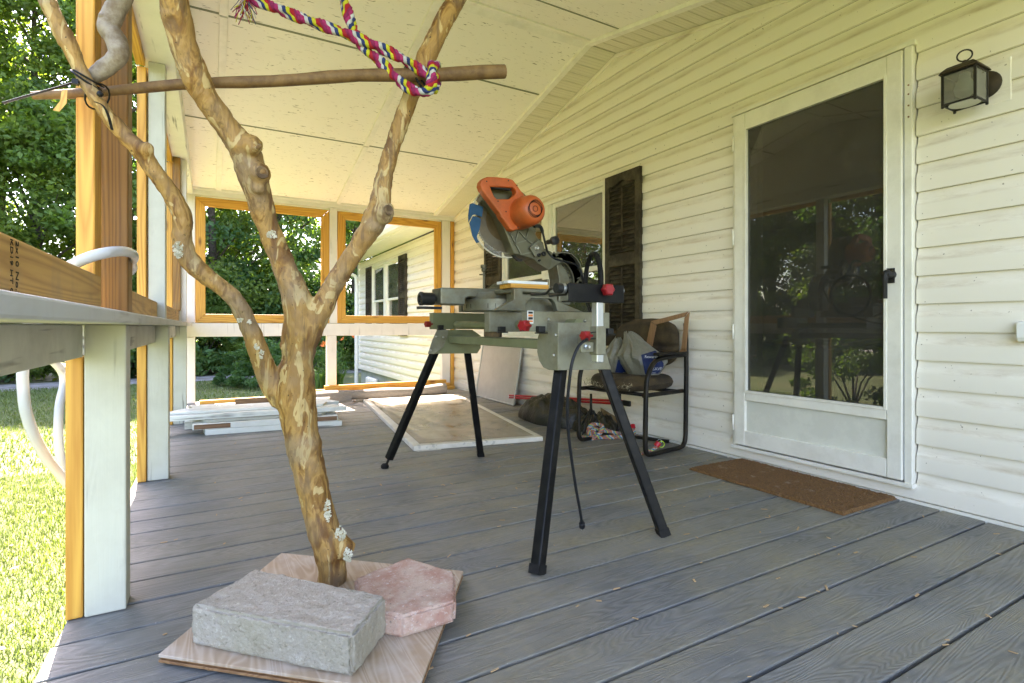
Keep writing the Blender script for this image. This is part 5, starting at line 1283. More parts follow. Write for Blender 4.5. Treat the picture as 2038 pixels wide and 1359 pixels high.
for w in (0.0, 0.545):
    side = smooth_path([CP(0.415, w, 0.80), CP(0.425, w, 0.60), CP(0.42, w, 0.25), CP(0.415, w, 0.08), CP(0.395, w, 0.028), CP(0.35, w, 0.0145), CP(0.2, w, 0.0145), CP(0.06, w, 0.0145), CP(0.018, w, 0.026), CP(0.003, w, 0.075), CP(0.005, w, 0.25), CP(0.012, w, 0.42), CP(0.035, w, 0.50), CP(0.085, w, 0.560), CP(0.15, w, 0.582), CP(0.28, w, 0.594), CP(0.41, w, 0.60)], 6)
    m = MB(); m.tube(side, 0.0135, 10, flat=(1.15, 1.0)); m.build('side_frame', M_CFR, chair, smooth=True)
    m = MB(); m.obox(CP(0.25, w, 0.612), CF, CW, (0, 0, 1), 0.145, 0.024, 0.009); m.build('armrest', M_CFR, chair, bevel=0.008, seg=3)
for (u, z) in ((0.06, 0.365), (0.37, 0.365)):
    m = MB(); m.tube([CP(u, 0.012, z), CP(u, 0.533, z)], 0.012, 8); m.build('cross_bar', M_CFR, chair, smooth=True)
for w in (0.02, 0.525):
    m = MB(); m.bar(CP(0.01, w, 0.366), CP(0.415, w, 0.366), 0.02, 0.024); m.build('seat_rail', M_CFR, chair, bevel=0.003)
def cushion(name, P, su, sw, n, mat, prof):
    m_ = MB(); nu, nw = n; vs_ = []
    for sgn in (1, -1):
        for i in range(nu + 1):
            for j in range(nw + 1):
                a = i / nu * 2 - 1; b = j / nw * 2 - 1
                e = max(0.0, 1 - abs(a) ** 7) ** 0.5 * max(0.0, 1 - abs(b) ** 7) ** 0.5
                vs_.append(P(a * math.sqrt(1 - 0.33 * b * b * abs(b)), b * math.sqrt(1 - 0.33 * a * a * abs(a)), sgn * e))
    N = (nu + 1) * (nw + 1); fs = []
    for i in range(nu):
        for j in range(nw):
            a = i * (nw + 1) + j; fs.append((a, a + nw + 1, a + nw + 2, a + 1)); fs.append((N + a, N + a + 1, N + a + nw + 2, N + a + nw + 1))
    m_._add(vs_, fs)
    return m_.build(name, mat, chair, smooth=True)
def seatP(a, b, e):
    rnd_ = 1 - 0.16 * (a < 0) * b * b
    u = 0.205 + a * 0.225 * rnd_; w = 0.272 + b * 0.245; k = mnoise.noise(Vector((a * 3, b * 3, e * 2)))
    return CP(u, w, 0.424 + e * (0.046 + 0.005 * k) + 0.006 * k - 0.012 * max(0, -a) ** 3)
seat = cushion('seat', seatP, 0, 0, (26, 30), M_CUSH, None)
def backP(a, b, e):
    k = mnoise.noise(Vector((a * 3 + 9, b * 3, e * 2)))
    bow = 0.045 * (b * b); tuck = -0.018 * math.exp(-((a + 0.12) / 0.09) ** 2) * (e < 0)
    wz = (1 - 0.22 * abs(b) ** 3)
    return CP(0.405 - bow + e * (0.042 + 0.004 * k) - tuck * 1.0 * (1 if e < 0 else 0), 0.272 + b * 0.262, 0.672 + a * 0.162 * wz + 0.004 * k)
back = cushion('backrest', backP, 0, 0, (26, 30), M_CUSH, None)
# torn edge of the seat: pale stuffing strands along the front
m = MB(); rr = random.Random(4)
for i in range(420):
    w = rr.uniform(0.10, 0.50); q = rr.random(); b = (w - 0.272) / 0.245
    u = -0.018 + 0.02 * b * b + 0.06 * q * q; z = 0.405 + 0.038 * q + rr.uniform(-0.012, 0.004)
    p = CP(u - 0.003, w, z); d_ = Vector((rr.uniform(-.3, .3), rr.uniform(-1, 1), rr.uniform(-.8, .3))).normalized() * rr.uniform(0.006, 0.02)
    sd = Vector((rr.uniform(-1, 1), rr.uniform(-1, 1), rr.uniform(-1, 1))).normalized() * 0.0022
    m._add([p - sd, p + sd, p + d_ + sd * .3, p + d_ - sd * .3], [(0, 1, 2, 3)])
tag(m.build('torn_stuffing', M_FOAM, seat, fix=False), kind='stuff')
# wooden frame leaning on the chair
fp = CP(0.265, 0.0, 0)
def onf(px, py):
    d = ray(px, py); tt = (fp - O).dot(CF) / d.dot(CF); return O + d * tt
M_CARD = wood('frame_tan_fibreboard', (0.18, 0.09, 0.04), (0.28, 0.155, 0.075), 'z', knots=False)
fr = thing('picture_frame', tuple(onf(1357, 700)), 'empty tan wooden frame propped on the arm of the old armchair', 'frame')
for nm, q in (('frame_bar', [(1295, 639), (1369, 620), (1362, 630), (1304, 646)]), ('frame_bar', [(1295, 641), (1305, 648), (1297, 689), (1286, 683)]), ('frame_bar', [(1362, 632), (1371, 621), (1364, 698), (1355, 700)])):
    m = MB(); m.prism([onf(a, b) for (a, b) in q], CF * 0.010); m.build(nm, M_CARD, fr, bevel=0.001)
m = MB(); m.prism([onf(a, b) for (a, b) in ((1355, 695), (1364, 690), (1365, 699), (1352, 700.5))], CF * 0.010); m.build('frame_bar', M_CARD, fr)
# plastic carrier bags
t = NT('carrier_bag_plastic'); cn = t.noise(t.co(), 40, 3, 0.6, 0.8); cb = t.mix(cn, (0.15, 0.145, 0.12), (0.30, 0.29, 0.245)); t.bump(cn, 0.6, 0.006); t.fin(cb, 0.35)
tl = t.n('BsdfTranslucent', i_Color=(0.5, 0.5, 0.45, 1)); mx = t.n('MixShader', i_0=0.25, i_1=t.b.outputs[0], i_2=tl.outputs[0]); t.t.links.new(mx.outputs[0], t.out.inputs[0]); M_BAG = t.m
M_NAVY = flat('bag_print_navy', (0.012, 0.025, 0.10), 0.4, var=0.2)
M_PRW = flat('bag_print_white', (0.6, 0.62, 0.66), 0.5, bump=0)
def bag(cu, cw, ru, rw, h, peaks, seed, label, patch, texts):
    ctr = CP(cu, cw, 0.474); e_ = thing('carrier_bag', tuple(ctr), label, 'bag')
    n, rings = 46, 17; vs_ = []; m_ = MB()
    for i in range(rings + 1):
        tt = i / rings
        for k in range(n):
            a = 2 * math.pi * k / n
            prof = (0.72 + 0.34 * math.sin(min(tt * 2.2, 1.0) * math.pi * 0.5)) if tt < 0.45 else lerp(1.05, 0.16, ((tt - 0.45) / 0.55) ** 0.8)
            fold_ = 0.16 * mnoise.noise(Vector((math.cos(a) * 2.2 + seed, math.sin(a) * 2.2, tt * 1.6))) + 0.13 * mnoise.noise(Vector((math.cos(a) * 6 + seed, math.sin(a) * 6, tt * 2.5))) + 0.12 * abs(mnoise.noise(Vector((math.cos(a) * 11, math.sin(a) * 13 + seed, tt * 5))))
            r_ = prof * (1 + 1.3 * fold_ * (0.4 + tt))
            top = Vector((0, 0, 0))
            z = h * tt + 0.03 * mnoise.noise(Vector((math.cos(a) * 2 + seed, math.sin(a) * 2, 5.0))) * tt
            sh = peaks * (tt ** 2)
            vs_.append(ctr + CF * (math.cos(a) * ru * r_ + sh.x) + CW * (math.sin(a) * rw * r_ + sh.y) + Vector((0, 0, max(0.0, z))))
    fs = [(i * n + k, i * n + (k + 1) % n, (i + 1) * n + (k + 1) % n, (i + 1) * n + k) for i in range(rings) for k in range(n)] + [tuple(range(n - 1, -1, -1))]
    m_._add(vs_, fs); bd = m_.build('bag_body', M_BAG, e_, smooth=False)
    bv = BVHTree.FromPolygons([tuple(v) for v in vs_], fs)
    def proj(px, py):
        d = ray(px, py).normalized(); hit = bv.ray_cast(O, d)
        return None if hit[0] is None else hit[0] - d * 0.0025
    pm = MB(); (ax, ay), (bx, by), (cx_, cy_), (dx, dy) = patch; G = 22; idx = {}
    for i in range(G + 1):
        for j in range(G + 1):
            u, v = i / G, j / G; px = (ax * (1 - u) + bx * u) * (1 - v) + (dx * (1 - u) + cx_ * u) * v; py = (ay * (1 - u) + by * u) * (1 - v) + (dy * (1 - u) + cy_ * u) * v
            p = proj(px, py)
            if p is not None: idx[(i, j)] = len(pm.v); pm.v.append(tuple(p))
    for i in range(G):
        for j in range(G):
            q = [(i, j), (i + 1, j), (i + 1, j + 1), (i, j + 1)]
            if all(k in idx for k in q): pm.f.append(tuple(idx[k] for k in q)); pm.mi.append(0)
    if pm.f: pm.build('printed_panel', M_NAVY, bd, smooth=True, fix=False)
    for (s_, tx_, ty, sz, rot) in texts:
        cu_ = bpy.data.curves.new('bag_print', 'FONT'); cu_.body = s_; cu_.size = sz; cu_.resolution_u = 2
        o_ = bpy.data.objects.new('tmp', cu_); COL.objects.link(o_); me_ = bpy.data.meshes.new_from_object(o_.evaluated_get(bpy.context.evaluated_depsgraph_get())); bpy.data.objects.remove(o_)
        tm = MB(); ok = True; rc, rs2 = math.cos(rot), math.sin(rot); keep = {}
        for iv, v in enumerate(me_.vertices):
            px, py = tx_ + v.co.x * rc + v.co.y * rs2, ty + v.co.x * rs2 - v.co.y * rc
            d = ray(px, py).normalized(); hit = bv.ray_cast(O, d)
            if hit[0] is not None: keep[iv] = len(tm.v); tm.v.append(tuple(hit[0] - d * 0.0045))
        for pl in me_.polygons:
            if all(k in keep for k in pl.vertices): tm.f.append(tuple(keep[k] for k in pl.vertices)); tm.mi.append(0)
        if tm.f: tm.build('print_lettering', M_PRW, bd, fix=False)
    return e_
bag(0.22, 0.40, 0.105, 0.105, 0.225, Vector((-0.01, -0.02, 0)), 3.1, 'crumpled grey carrier bag with navy print on the seat, half behind the saw stand', ((1230, 716), (1258, 716), (1262, 742), (1224, 741)), (('SAV', 1242, 735, 8, 0.05),))
bag2 = bag(0.22, 0.185, 0.10, 0.155, 0.265, Vector((-0.02, 0.10, 0)), 8.4, 'grey carrier bag with upright handles and navy printed panel on the armchair seat', ((1276, 706), (1305, 697), (1332, 742), (1284, 745)), (('Rewards', 1283, 712, 7.5, 0.02), ('SAVE', 1299, 737, 8.5, -0.02), ('.com', 1297, 743, 4, 0)))
# handles of the second bag
m = MB(); pk = CP(0.23, 0.225, 0.474) + CW * 0.10 - CF * 0.02
h1 = smooth_path([onf(1286, 715), onf(1270, 690), onf(1257, 668), onf(1254, 661), onf(1259, 661), onf(1273, 670), onf(1288, 688), onf(1300, 708)], 5)
m.tube(h1, [0.016, 0.015, 0.013, 0.012, 0.011] + [0.009] * (len(h1) - 10) + [0.011, 0.012, 0.013, 0.015, 0.016], 8, flat=(1.0, 0.4)); m.build('bag_handle', M_BAG, bag2, smooth=True)

# ---------------------------------------------------------------- things on the deck by the wall
b1, b2 = onz(978, 786, 0.0), onz(1033, 807, 0.0)
M_ALUF = flat('screen_aluminium_frame', (0.55, 0.55, 0.50), 0.4, 0.6)
t = NT('screen_mesh_grey_dirty'); nn = t.noise(t.co(), 7, 5, 0.7); t.fin(t.mix(nn, (0.34, 0.30, 0.26), (0.48, 0.45, 0.40)), 0.8); M_MESH = t.m
tp1 = Vector((XW - 0.032, b1.y + (XW - 0.032 - b1.x) * 0.2, 0.66)); tp2 = Vector((XW - 0.032, b2.y + (XW - 0.032 - b2.x) * 0.2, 0.66)); b1 = Vector((min(b1.x, 2.585), b1.y, 0.010)); b2 = Vector((min(b2.x, 2.585), b2.y, 0.010)); tp1.y, tp2.y = b1.y, b2.y
scr = thing('window_screen', tuple((b1 + b2) / 2), 'grey window screen in a thin metal frame leaning on the siding behind the saw stand', 'window screen')
for a, b in ((b1, b2), (b1, tp1), (b2, tp2), (tp1, tp2)):
    m = MB(); m.bar(a, b, 0.012, 0.018, up=(1, 0, 0.3)); m.build('frame_bar', M_ALUF, scr, bevel=0.002)
m = MB(); m._add([b1, b2, tp2, tp1], [(0, 1, 2, 3)]); m.build('mesh', M_MESH, scr)
# crumpled dark tarpaulin
def blob(name, ctr, rx, ry, h, seed, mat, ang_=0.0, n=80, rings=34, fold_=0.35):
    m_ = MB(); vs_ = []; ca, sa = math.cos(ang_), math.sin(ang_)
    for i in range(rings + 1):
        tt = i / rings; r_ = math.sin(tt * math.pi / 2) ** 0.8 if i else 0.001
        for k in range(n):
            a = 2 * math.pi * k / n; q = Vector((math.cos(a) * r_, math.sin(a) * r_, 0))
            f_ = mnoise.fractal(q * 2.3 + Vector((seed, 0, 0)), 1.0, 2.0, 5); g_ = abs(mnoise.noise(q * 5.1 + Vector((0, seed, 0))))
            z = h * math.cos(tt * math.pi / 2) ** 0.75 * (0.85 + fold_ * 0.55 * mnoise.noise(q * 1.9 + Vector((seed, 2, 0)))) + (0.09 * g_ - 0.012) * (1 - tt) + 0.008 * f_ * (1 - tt) 
            rad = 1 + 0.28 * mnoise.noise(Vector((math.cos(a) * 1.7 + seed, math.sin(a) * 1.7, 0)))
            x, y = q.x * rx * rad, q.y * ry * rad
            vs_.append((ctr.x + x * ca - y * sa, ctr.y + x * sa + y * ca, max(0.004, z) if i < rings else 0.003))
    m_._add(vs_, [(i * n + k, i * n + (k + 1) % n, (i + 1) * n + (k + 1) % n, (i + 1) * n + k) for i in range(rings) for k in range(n)])
    return m_.build(name, mat, smooth=True)
t = NT('tarpaulin_dark'); nn = t.noise(t.co(), 6, 4, 0.6); cc = t.mix(t.ramp(nn, [(0.4, 0), (0.65, 1)]), (0.007, 0.0065, 0.005), (0.026, 0.021, 0.011)); t.bump(t.noise(t.co(), 22, 4, 0.6, 1.0), 0.7, 0.01); M_TARP = t.fin(cc, 0.42)
tc_ = onz(1105, 835, 0.0)
tag(blob('tarpaulin', Vector((2.43, 3.62, 0)), 0.19, 0.43, 0.22, 2.7, M_TARP, 0.12, fold_=0.45), 'crumpled dark tarpaulin heaped on the deck behind the armchair', 'tarpaulin')
tag(blob('black_sack', Vector((2.50, 3.16, 0)), 0.14, 0.20, 0.13, 7.9, M_TARP, -0.2, fold_=0.5), 'small black sack lying under the armchair beside the tarpaulin', 'sack')
# red bar laid over the tarpaulin
M_REDM = flat('red_painted_steel', (0.45, 0.012, 0.02), 0.35, var=0.15)
ra, rb_ = onx(1014, 791, 2.60), onx(1240, 804, 2.62)
bar = thing('red_pole', tuple(ra), 'red twin tube metal pole lying across the dark tarpaulin', 'pole')
for dz in (0.0, 0.021):
    m = MB(); m.tube([ra + Vector((0, 0, dz)), rb_ + Vector((0, 0, dz))], 0.0095, 10); m.build('tube', M_REDM, bar, smooth=True, auto=40)
m = MB(); m.bar(rb_ + Vector((0, 0, 0.0105)), rb_ + (rb_ - ra).normalized() * 0.075 + Vector((0, 0, 0.004)), 0.024, 0.04); m.build('end_cap', M_BLACKP, bar, bevel=0.006)
m = MB(); m.bar(ra + Vector((0, 0.0, 0.0105)), ra + (ra - rb_).normalized() * 0.02 + Vector((0, 0, 0.0105)), 0.012, 0.02); m.build('end_tip', M_CHR, bar)
# small black tripod bracket and tan card under the chair
tp = thing('folding_tripod', (2.33, 3.02, 0), 'small black folding tripod standing under the armchair', 'tripod')
top = Vector((2.36, 3.03, 0.20))
for (dx, dy) in ((-0.13, -0.06), (0.10, -0.02), (-0.02, 0.13)):
    m = MB(); m.tube([top, (top.x + dx, top.y + dy, 0.006)], 0.0055, 8); m.build('leg', M_BLACKP, tp, smooth=True)
m = MB(); m.tube([top + Vector((0, 0, -0.05)), top + Vector((0, 0, 0.10))], 0.009, 8); m.build('column', M_BLACKP, tp, smooth=True)
m = MB(); q = [onz(1198, 850, 0.002), onz(1236, 857, 0.002)]; a_, b_ = q; up_ = Vector((0.05, 0.05, 0.13))
m.prism([a_, b_, b_ + up_ * 0.55, a_ + up_ * 1.05 + Vector((-0.0, 0.03, 0))], (0.006, 0.008, 0)); tag(m.build('cardboard_flap', mottled('cardboard_dirty', (0.27, 0.19, 0.09), (0.19, 0.125, 0.055), 10, bump=0.3)), 'dirty tan cardboard piece standing under the armchair behind the rope toy', 'cardboard')
m = MB(); a_, b_ = onz(1280, 858, 0.012), onz(1316, 870, 0.012); m.bar((2.50, 2.98, 0.012), (2.66, 2.58, 0.012), 0.02, 0.02); tag(m.build('dark_stick', M_CFR), 'dark stick lying on the deck along the wall under the armchair', 'stick')
# rope toys
TOY_M = [flat('toy_strand_%s' % n_, c, 0.9, var=0.3, scale=60) for n_, c in zip(('orange', 'white', 'blue', 'lime', 'pink', 'grey'), ((0.55, 0.16, 0.06), (0.5, 0.48, 0.42), (0.07, 0.18, 0.36), (0.42, 0.5, 0.10), (0.5, 0.13, 0.15), (0.22, 0.20, 0.17)))]
c_ = onz(1203, 873, 0.0); rt = thing('rope_toy', tuple(c_), 'multicoloured rope toy coiled on the deck under the front of the armchair', 'rope toy')
mms = [MB() for _ in range(6)]; rt_r = Vector((_c, -_s, 0)); rt_f = Vector((_s, _c, 0))
def tl_(a, b, z): return c_ + rt_r * a + rt_f * b + Vector((0, 0, z))
pth = smooth_path([tl_(-0.16, -0.03, 0.016), tl_(-0.09, -0.05, 0.016), tl_(-0.03, -0.02, 0.05), tl_(-0.015, 0.03, 0.085), tl_(-0.07, 0.07, 0.085), tl_(-0.105, 0.05, 0.05), tl_(-0.08, 0.0, 0.016), tl_(0.02, -0.03, 0.016), tl_(0.11, -0.01, 0.016), tl_(0.12, 0.04, 0.018), tl_(0.04, 0.06, 0.04), tl_(-0.03, 0.05, 0.055), tl_(-0.075, 0.04, 0.05), tl_(-0.07, 0.01, 0.03), tl_(-0.03, 0.01, 0.025)], 7)
braid(mms, pth, 0.0125, 0.07, 6)
for k in range(6): mms[k].build('strand', TOY_M[k], rt, smooth=True)
def key_toy(px, py, ang2, label, ring):
    c0 = onz(px, py, 0.0); e_ = thing('rope_tag', tuple(c0), label, 'rope toy'); d_ = Vector((math.cos(ang2), math.sin(ang2), 0)); mm_ = [MB() for _ in range(6)]
    braid(mm_, smooth_path([c0 - d_ * 0.07 + Vector((0, 0, 0.012)), c0 - d_ * 0.03 + Vector((0, 0.01, 0.014)), c0 + Vector((0, 0, 0.030)), c0 + d_ * 0.03 + Vector((0, 0, 0.05))], 5), 0.009, 0.05)
    for k in range(6): mm_[k].build('strand', TOY_M[k], e_, smooth=True)
    h_ = c0 + d_ * 0.025 + Vector((0, 0, 0.05)); m_ = MB(); m_.lathe(h_, d_ * 0.6 + Vector((0, 0, 0.8)), [(0, 0.014), (0.004, 0.018), (0.028, 0.018), (0.032, 0.012)], 16); m_.build('red_cap', M_REDM, e_, smooth=True, auto=40)
    if ring:
        rc_ = h_ + d_ * 0.035 + Vector((0, 0, 0.012)); m_ = MB(); m_.tube([rc_ + rt_r * math.cos(a) * 0.017 + Vector((0, 0, math.sin(a) * 0.019)) for a in [i * math.pi / 9 for i in range(18)]], 0.0022, 6, closed=True); m_.build('neon_ring', flat('neon_lime_plastic', (0.55, 0.85, 0.03), 0.4, bump=0), e_, smooth=True)
        rc_ = h_ + d_ * 0.022 + Vector((0, 0, 0.03)); m_ = MB(); m_.tube([rc_ + rt_r * math.cos(a) * 0.013 + Vector((0, 0, math.sin(a) * 0.012)) for a in [i * math.pi / 9 for i in range(18)]], 0.0012, 6, closed=True); m_.build('split_ring', M_CHR, e_, smooth=True)
key_toy(1298, 905, -0.35, 'short frayed rope with red cap and lime ring inside the chair runner', True)
key_toy(1262, 868, 1.1, 'short dark rope with red cap behind the armchair leg, without a ring', False)

# ---------------------------------------------------------------- screen door panel with plastic sheet
M_FRW = painted('panel_white_dusty_paint', (0.66, 0.62, 0.53), 'y', crack=0.4, amount=0.6, grime=(0.40, 0.33, 0.22))
q = [Vector((1.102, 3.199, 0)), Vector((1.965, 3.045, 0)), Vector((2.385, 5.42, 0)), Vector((1.36, 5.50, 0))]
pan = thing('screen_door', tuple((q[0] + q[2]) / 2), 'white wooden screen panel covered with dusty clear plastic lying flat on the deck', 'screen panel')
ctr = (q[0] + q[1] + q[2] + q[3]) / 4; bw = 0.07
def inset(i):
    p = q[i]; a = (q[(i + 1) % 4] - p).normalized(); b = (q[(i - 1) % 4] - p).normalized(); return p + (a + b) * bw
for i in range(4):
    j = (i + 1) % 4; e_ = (q[j] - q[i]).normalized() * 0.0008
    c8 = [q[i] + e_, q[j] - e_, inset(j) - e_, inset(i) + e_]
    m = MB(); m.hexa([(p.x, p.y, 0.001) for p in c8] + [(p.x, p.y, 0.032) for p in c8]); m.build('frame_rail', M_FRW, pan, bevel=0.003)
t = NT('plastic_sheet_dusty'); dn = t.noise(t.co(), 3.2, 6, 0.68, 0.5); fr_ = t.n('Fresnel', i_IOR=1.45).outputs[0]; gl = t.n('BsdfGlossy', i_Color=(1, 1, 1, 1), i_Roughness=0.12); trn = t.n('BsdfTransparent', i_Color=(0.9, 0.88, 0.82, 1)); mx = t.n('MixShader', i_0=fr_, i_1=trn.outputs[0], i_2=gl.outputs[0]); df = t.n('BsdfDiffuse', i_Color=t.mix(dn, (0.40, 0.325, 0.225), (0.52, 0.45, 0.35)))
m2 = t.n('MixShader', i_0=t.ramp(dn, [(0.3, 0.32), (0.7, 0.72)]), i_1=mx.outputs[0], i_2=df.outputs[0]); t.t.links.new(m2.outputs[0], t.out.inputs[0]); M_FILM = t.m
m = MB(); GN = 50; vs_ = []; fq = [inset(i_).lerp(q[i_], 0.3) for i_ in range(4)]
for i in range(GN + 1):
    for j in range(GN + 1):
        u, v = i / GN, j / GN; p = (fq[0] * (1 - u) + fq[1] * u) * (1 - v) + (fq[3] * (1 - u) + fq[2] * u) * v
        ed = min(u, v, 1 - u, 1 - v)
        sag = 0.0335 if ed < 0.06 else 0.0335 - 0.014 * min(1, (ed - 0.06) / 0.15)
        wr = 0.006 * mnoise.noise(Vector((u * 9 + v * 4, v * 3, 1.7))) + 0.003 * mnoise.noise(Vector((u * 25, v * 14, 4)))
        vs_.append((p.x, p.y, sag + (wr if ed > 0.05 else abs(wr) * 0.3)))
m._add(vs_, [(i * (GN + 1) + j, (i + 1) * (GN + 1) + j, (i + 1) * (GN + 1) + j + 1, i * (GN + 1) + j + 1) for i in range(GN) for j in range(GN)]); m.build('plastic_sheet', M_FILM, pan, smooth=True)
m = MB(); p = q[0]; m.prism([p + Vector((0.02, -0.03, 0.002)), p + Vector((0.16, -0.055, 0.002)), p + Vector((0.17, -0.04, 0.003)), p + Vector((0.0, -0.004, 0.004))], (0, 0, 0.001)); m.build('loose_corner', M_FRW, pan)

# ---------------------------------------------------------------- stack of white boards
M_WB = painted('old_white_board', (0.66, 0.67, 0.61), 'x', crack=0.8, amount=0.45, grime=(0.38, 0.36, 0.30)); M_WG = painted('old_greenish_board', (0.36, 0.37, 0.31), 'x', crack=0.8, amount=0.5)
M_BARE = wood('bare_brown_board_end', (0.10, 0.05, 0.02), (0.24, 0.13, 0.06), 'x', knots=False)
def board(x0, x1, y, w, z, th, mit0, mit1, rot, mat, label, bare=None, tilt=0.0):
    c0 = Vector(((x0 + x1) / 2, y + w / 2, z)); e_ = thing('painted_board', tuple(c0), label, 'board', 'white boards in the stack'); e_.rotation_euler = (tilt, 0, rot)
    m_ = MB(); pts = [(x0 + mit0, y, z), (x1 - mit1, y, z), (x1, y + w, z), (x0, y + w, z)]; m_.prism(pts, (0, 0, th)); b_ = m_.build('board_body', mat, e_, bevel=0.003)
    if bare:
        for (a, b) in bare: m_ = MB(); m_.box(a, b, y - 0.0015, y + 0.001, z + 0.004, z + th - 0.003); m_.build('bare_patch', M_BARE, e_)
board(-0.06, 0.885, 4.34, 0.14, 0.0015, 0.040, 0.03, -0.02, -0.10, M_WB, 'lowest white board at the front of the stack on the deck')
board(-0.13, 0.875, 4.35, 0.14, 0.043, 0.040, 0.02, 0.0, -0.10, M_WB, 'white board with bare brown ends, second in the stack', bare=((-0.10, 0.13), (0.70, 0.868)))
board(-0.12, 0.86, 4.385, 0.16, 0.0845, 0.018, 0.10, 0.10, -0.10, M_WG, 'grey green mitred board above the bare ended one')
board(-0.21, 0.88, 4.43, 0.16, 0.104, 0.036, -0.13, -0.08, -0.09, M_WB, 'mitred white board with pointed ends, fourth in the stack')
board(-0.19, 0.84, 4.50, 0.17, 0.142, 0.018, -0.10, 0.05, -0.08, M_WB, 'thin white mitred board near the top of the stack')
board(-0.17, 0.92, 4.68, 0.15, 0.0015, 0.060, 0.0, 0.0, -0.05, M_WB, 'thick white board lying second row from the front of the stack')
board(-0.16, 0.90, 4.70, 0.17, 0.0625, 0.038, 0.05, 0.05, -0.05, M_WG, 'weathered grey board on the thick second row board')
board(-0.10, 0.88, 4.72, 0.18, 0.102, 0.040, -0.08, -0.08, -0.06, M_WB, 'top white board of the second row with cut corners')
board(-0.18, 0.95, 4.93, 0.16, 0.0015, 0.085, 0.0, 0.0, -0.03, M_WB, 'thick white board at the back of the stack')
board(-0.16, 0.96, 4.94, 0.22, 0.088, 0.036, 0.04, 0.04, -0.03, M_WB, 'wide white board with bare streak at the back of the stack', bare=((0.0, 0.25),))
m = MB(); a_, b_ = ony(468, 790, 5.05), ony(560, 786, 5.0); m.bar((a_.x, 5.06, 0.147), (b_.x + 0.2, 5.04, 0.147), 0.042, 0.042); tag(m.build('brown_batten', wood('brown_batten_wood', (0.13, 0.065, 0.025), (0.27, 0.15, 0.06), 'x'), bevel=0.002), 'short brown wooden batten lying on top of the white board stack', 'batten')
# new pine strips along the far rail
for i, (xa, xb, y, z, lb) in enumerate(((0.95, 2.66, 6.16, 0.0015, 'lowest new pine strip lying along the far rail'), (1.0, 2.60, 6.165, 0.041, 'new pine strip stacked on another along the far rail'), (1.28, 2.62, 6.10, 0.0015, 'new pine strip in front of the others along the far rail'), (1.1, 2.55, 6.17, 0.081, 'topmost new pine strip along the far rail'))):
    m = MB(); m.box(xa, xb, y, y + 0.05, z, z + 0.038); tag(m.build('pine_strip', M_PINEX, bevel=0.002), lb, 'strip', 'pine strips along the far rail')
m = MB(); m.bar((-0.1, 6.17, 0.02), (0.9, 6.18, 0.02), 0.05, 0.038); tag(m.build('pine_strip', M_PINEX, bevel=0.002), 'new pine strip lying behind the white board stack', 'strip')
# rolled screen mesh
t = NT('rolled_screen_mesh'); nn = t.noise(t.co(scale=(40, 160, 160)), 1.0, 2); t.bump(nn, 0.5, 0.003); M_ROLL = t.fin(t.mix(nn, (0.16, 0.135, 0.11), (0.30, 0.265, 0.225)), 0.75)
rl = thing('screen_roll', (1.7, 5.72, 0), 'grey brown roll of screen mesh lying across the far end of the deck', 'screen roll')
a_, b_ = onz(614, 812, 0.0), onz(912, 792, 0.0)
path = [Vector((lerp(a_.x, b_.x, u), lerp(5.60, 5.72, u), 0.062 + 0.008 * math.sin(u * 7))) for u in [i / 24 for i in range(25)]]
m = MB(); m.tube(path, [0.056 + 0.007 * math.sin(i * 0.6) for i in range(25)], 20); m.build('roll', M_ROLL, rl, smooth=True, auto=50)
m = MB(); vs_ = []; N = 24
for i, p in enumerate(path[:8]):
    for k, (dy, z) in enumerate(((-0.045, 0.09), (-0.068, 0.055), (-0.075, 0.02), (-0.12, 0.008), (-0.19 - 0.05 * math.sin(i * 0.5), 0.006))): vs_.append((p.x, p.y + dy, z + 0.004 * math.sin(i * 0.9)))
m._add(vs_, [(i * 5 + k, i * 5 + k + 1, i * 5 + k + 6, i * 5 + k + 5) for i in range(N) for k in range(4) if i < 7]); m.build('loose_flap', M_ROLL, rl, smooth=True)
m = MB(); sp_ = [Vector((path[0].x - 0.003, path[0].y + math.cos(a) * (0.008 + a * 0.0033), 0.062 + math.sin(a) * (0.008 + a * 0.0033))) for a in [i * 0.35 for i in range(42)]]; m.tube(sp_, 0.0015, 5); m.build('roll_end', M_CFR, rl)

# ---------------------------------------------------------------- clear hose over the rail
t = NT('clear_vinyl_hose'); fr_ = t.n('Fresnel', i_IOR=1.2).outputs[0]; gl = t.n('BsdfGlossy', i_Color=(1, 1, 1, 1), i_Roughness=0.15); trn = t.n('BsdfTransparent', i_Color=(0.88, 0.88, 0.86, 1)); tls = t.n('BsdfTranslucent', i_Color=(0.92, 0.92, 0.92, 1)); df = t.n('BsdfDiffuse', i_Color=(0.85, 0.86, 0.85, 1)); m0 = t.n('MixShader', i_0=0.5, i_1=df.outputs[0], i_2=tls.outputs[0]); m1 = t.n('MixShader', i_0=0.9, i_1=trn.outputs[0], i_2=m0.outputs[0]); m2 = t.n('MixShader', i_0=fr_, i_1=m1.outputs[0], i_2=gl.outputs[0]); t.t.links.new(m2.outputs[0], t.out.inputs[0])
M_HOSE = t.m
hp = [onx(133, 962, -0.375), onx(118, 942, -0.38), onx(95, 915, -0.39), onx(70, 872, -0.40), onx(52, 820, -0.41), onx(46, 770, -0.415), onx(46, 730, -0.415), onx(56, 650, -0.41), onx(85, 590, -0.37), atd(120, 545, 1.24), atd(150, 524, 1.215), atd(180, 511, 1.215), atd(215, 502, 1.235), atd(245, 500, 1.31), atd(262, 505, 1.41), atd(266, 512, 1.50), atd(262, 522, 1.58), atd(250, 545, 1.66), Vector((-0.40, 1.98, 0.86)), Vector((-0.42, 1.95, 0.74)), onx(126, 745, -0.42), onx(118, 810, -0.42), onx(116, 860, -0.42), onx(120, 910, -0.42), onx(127, 940, -0.42)]
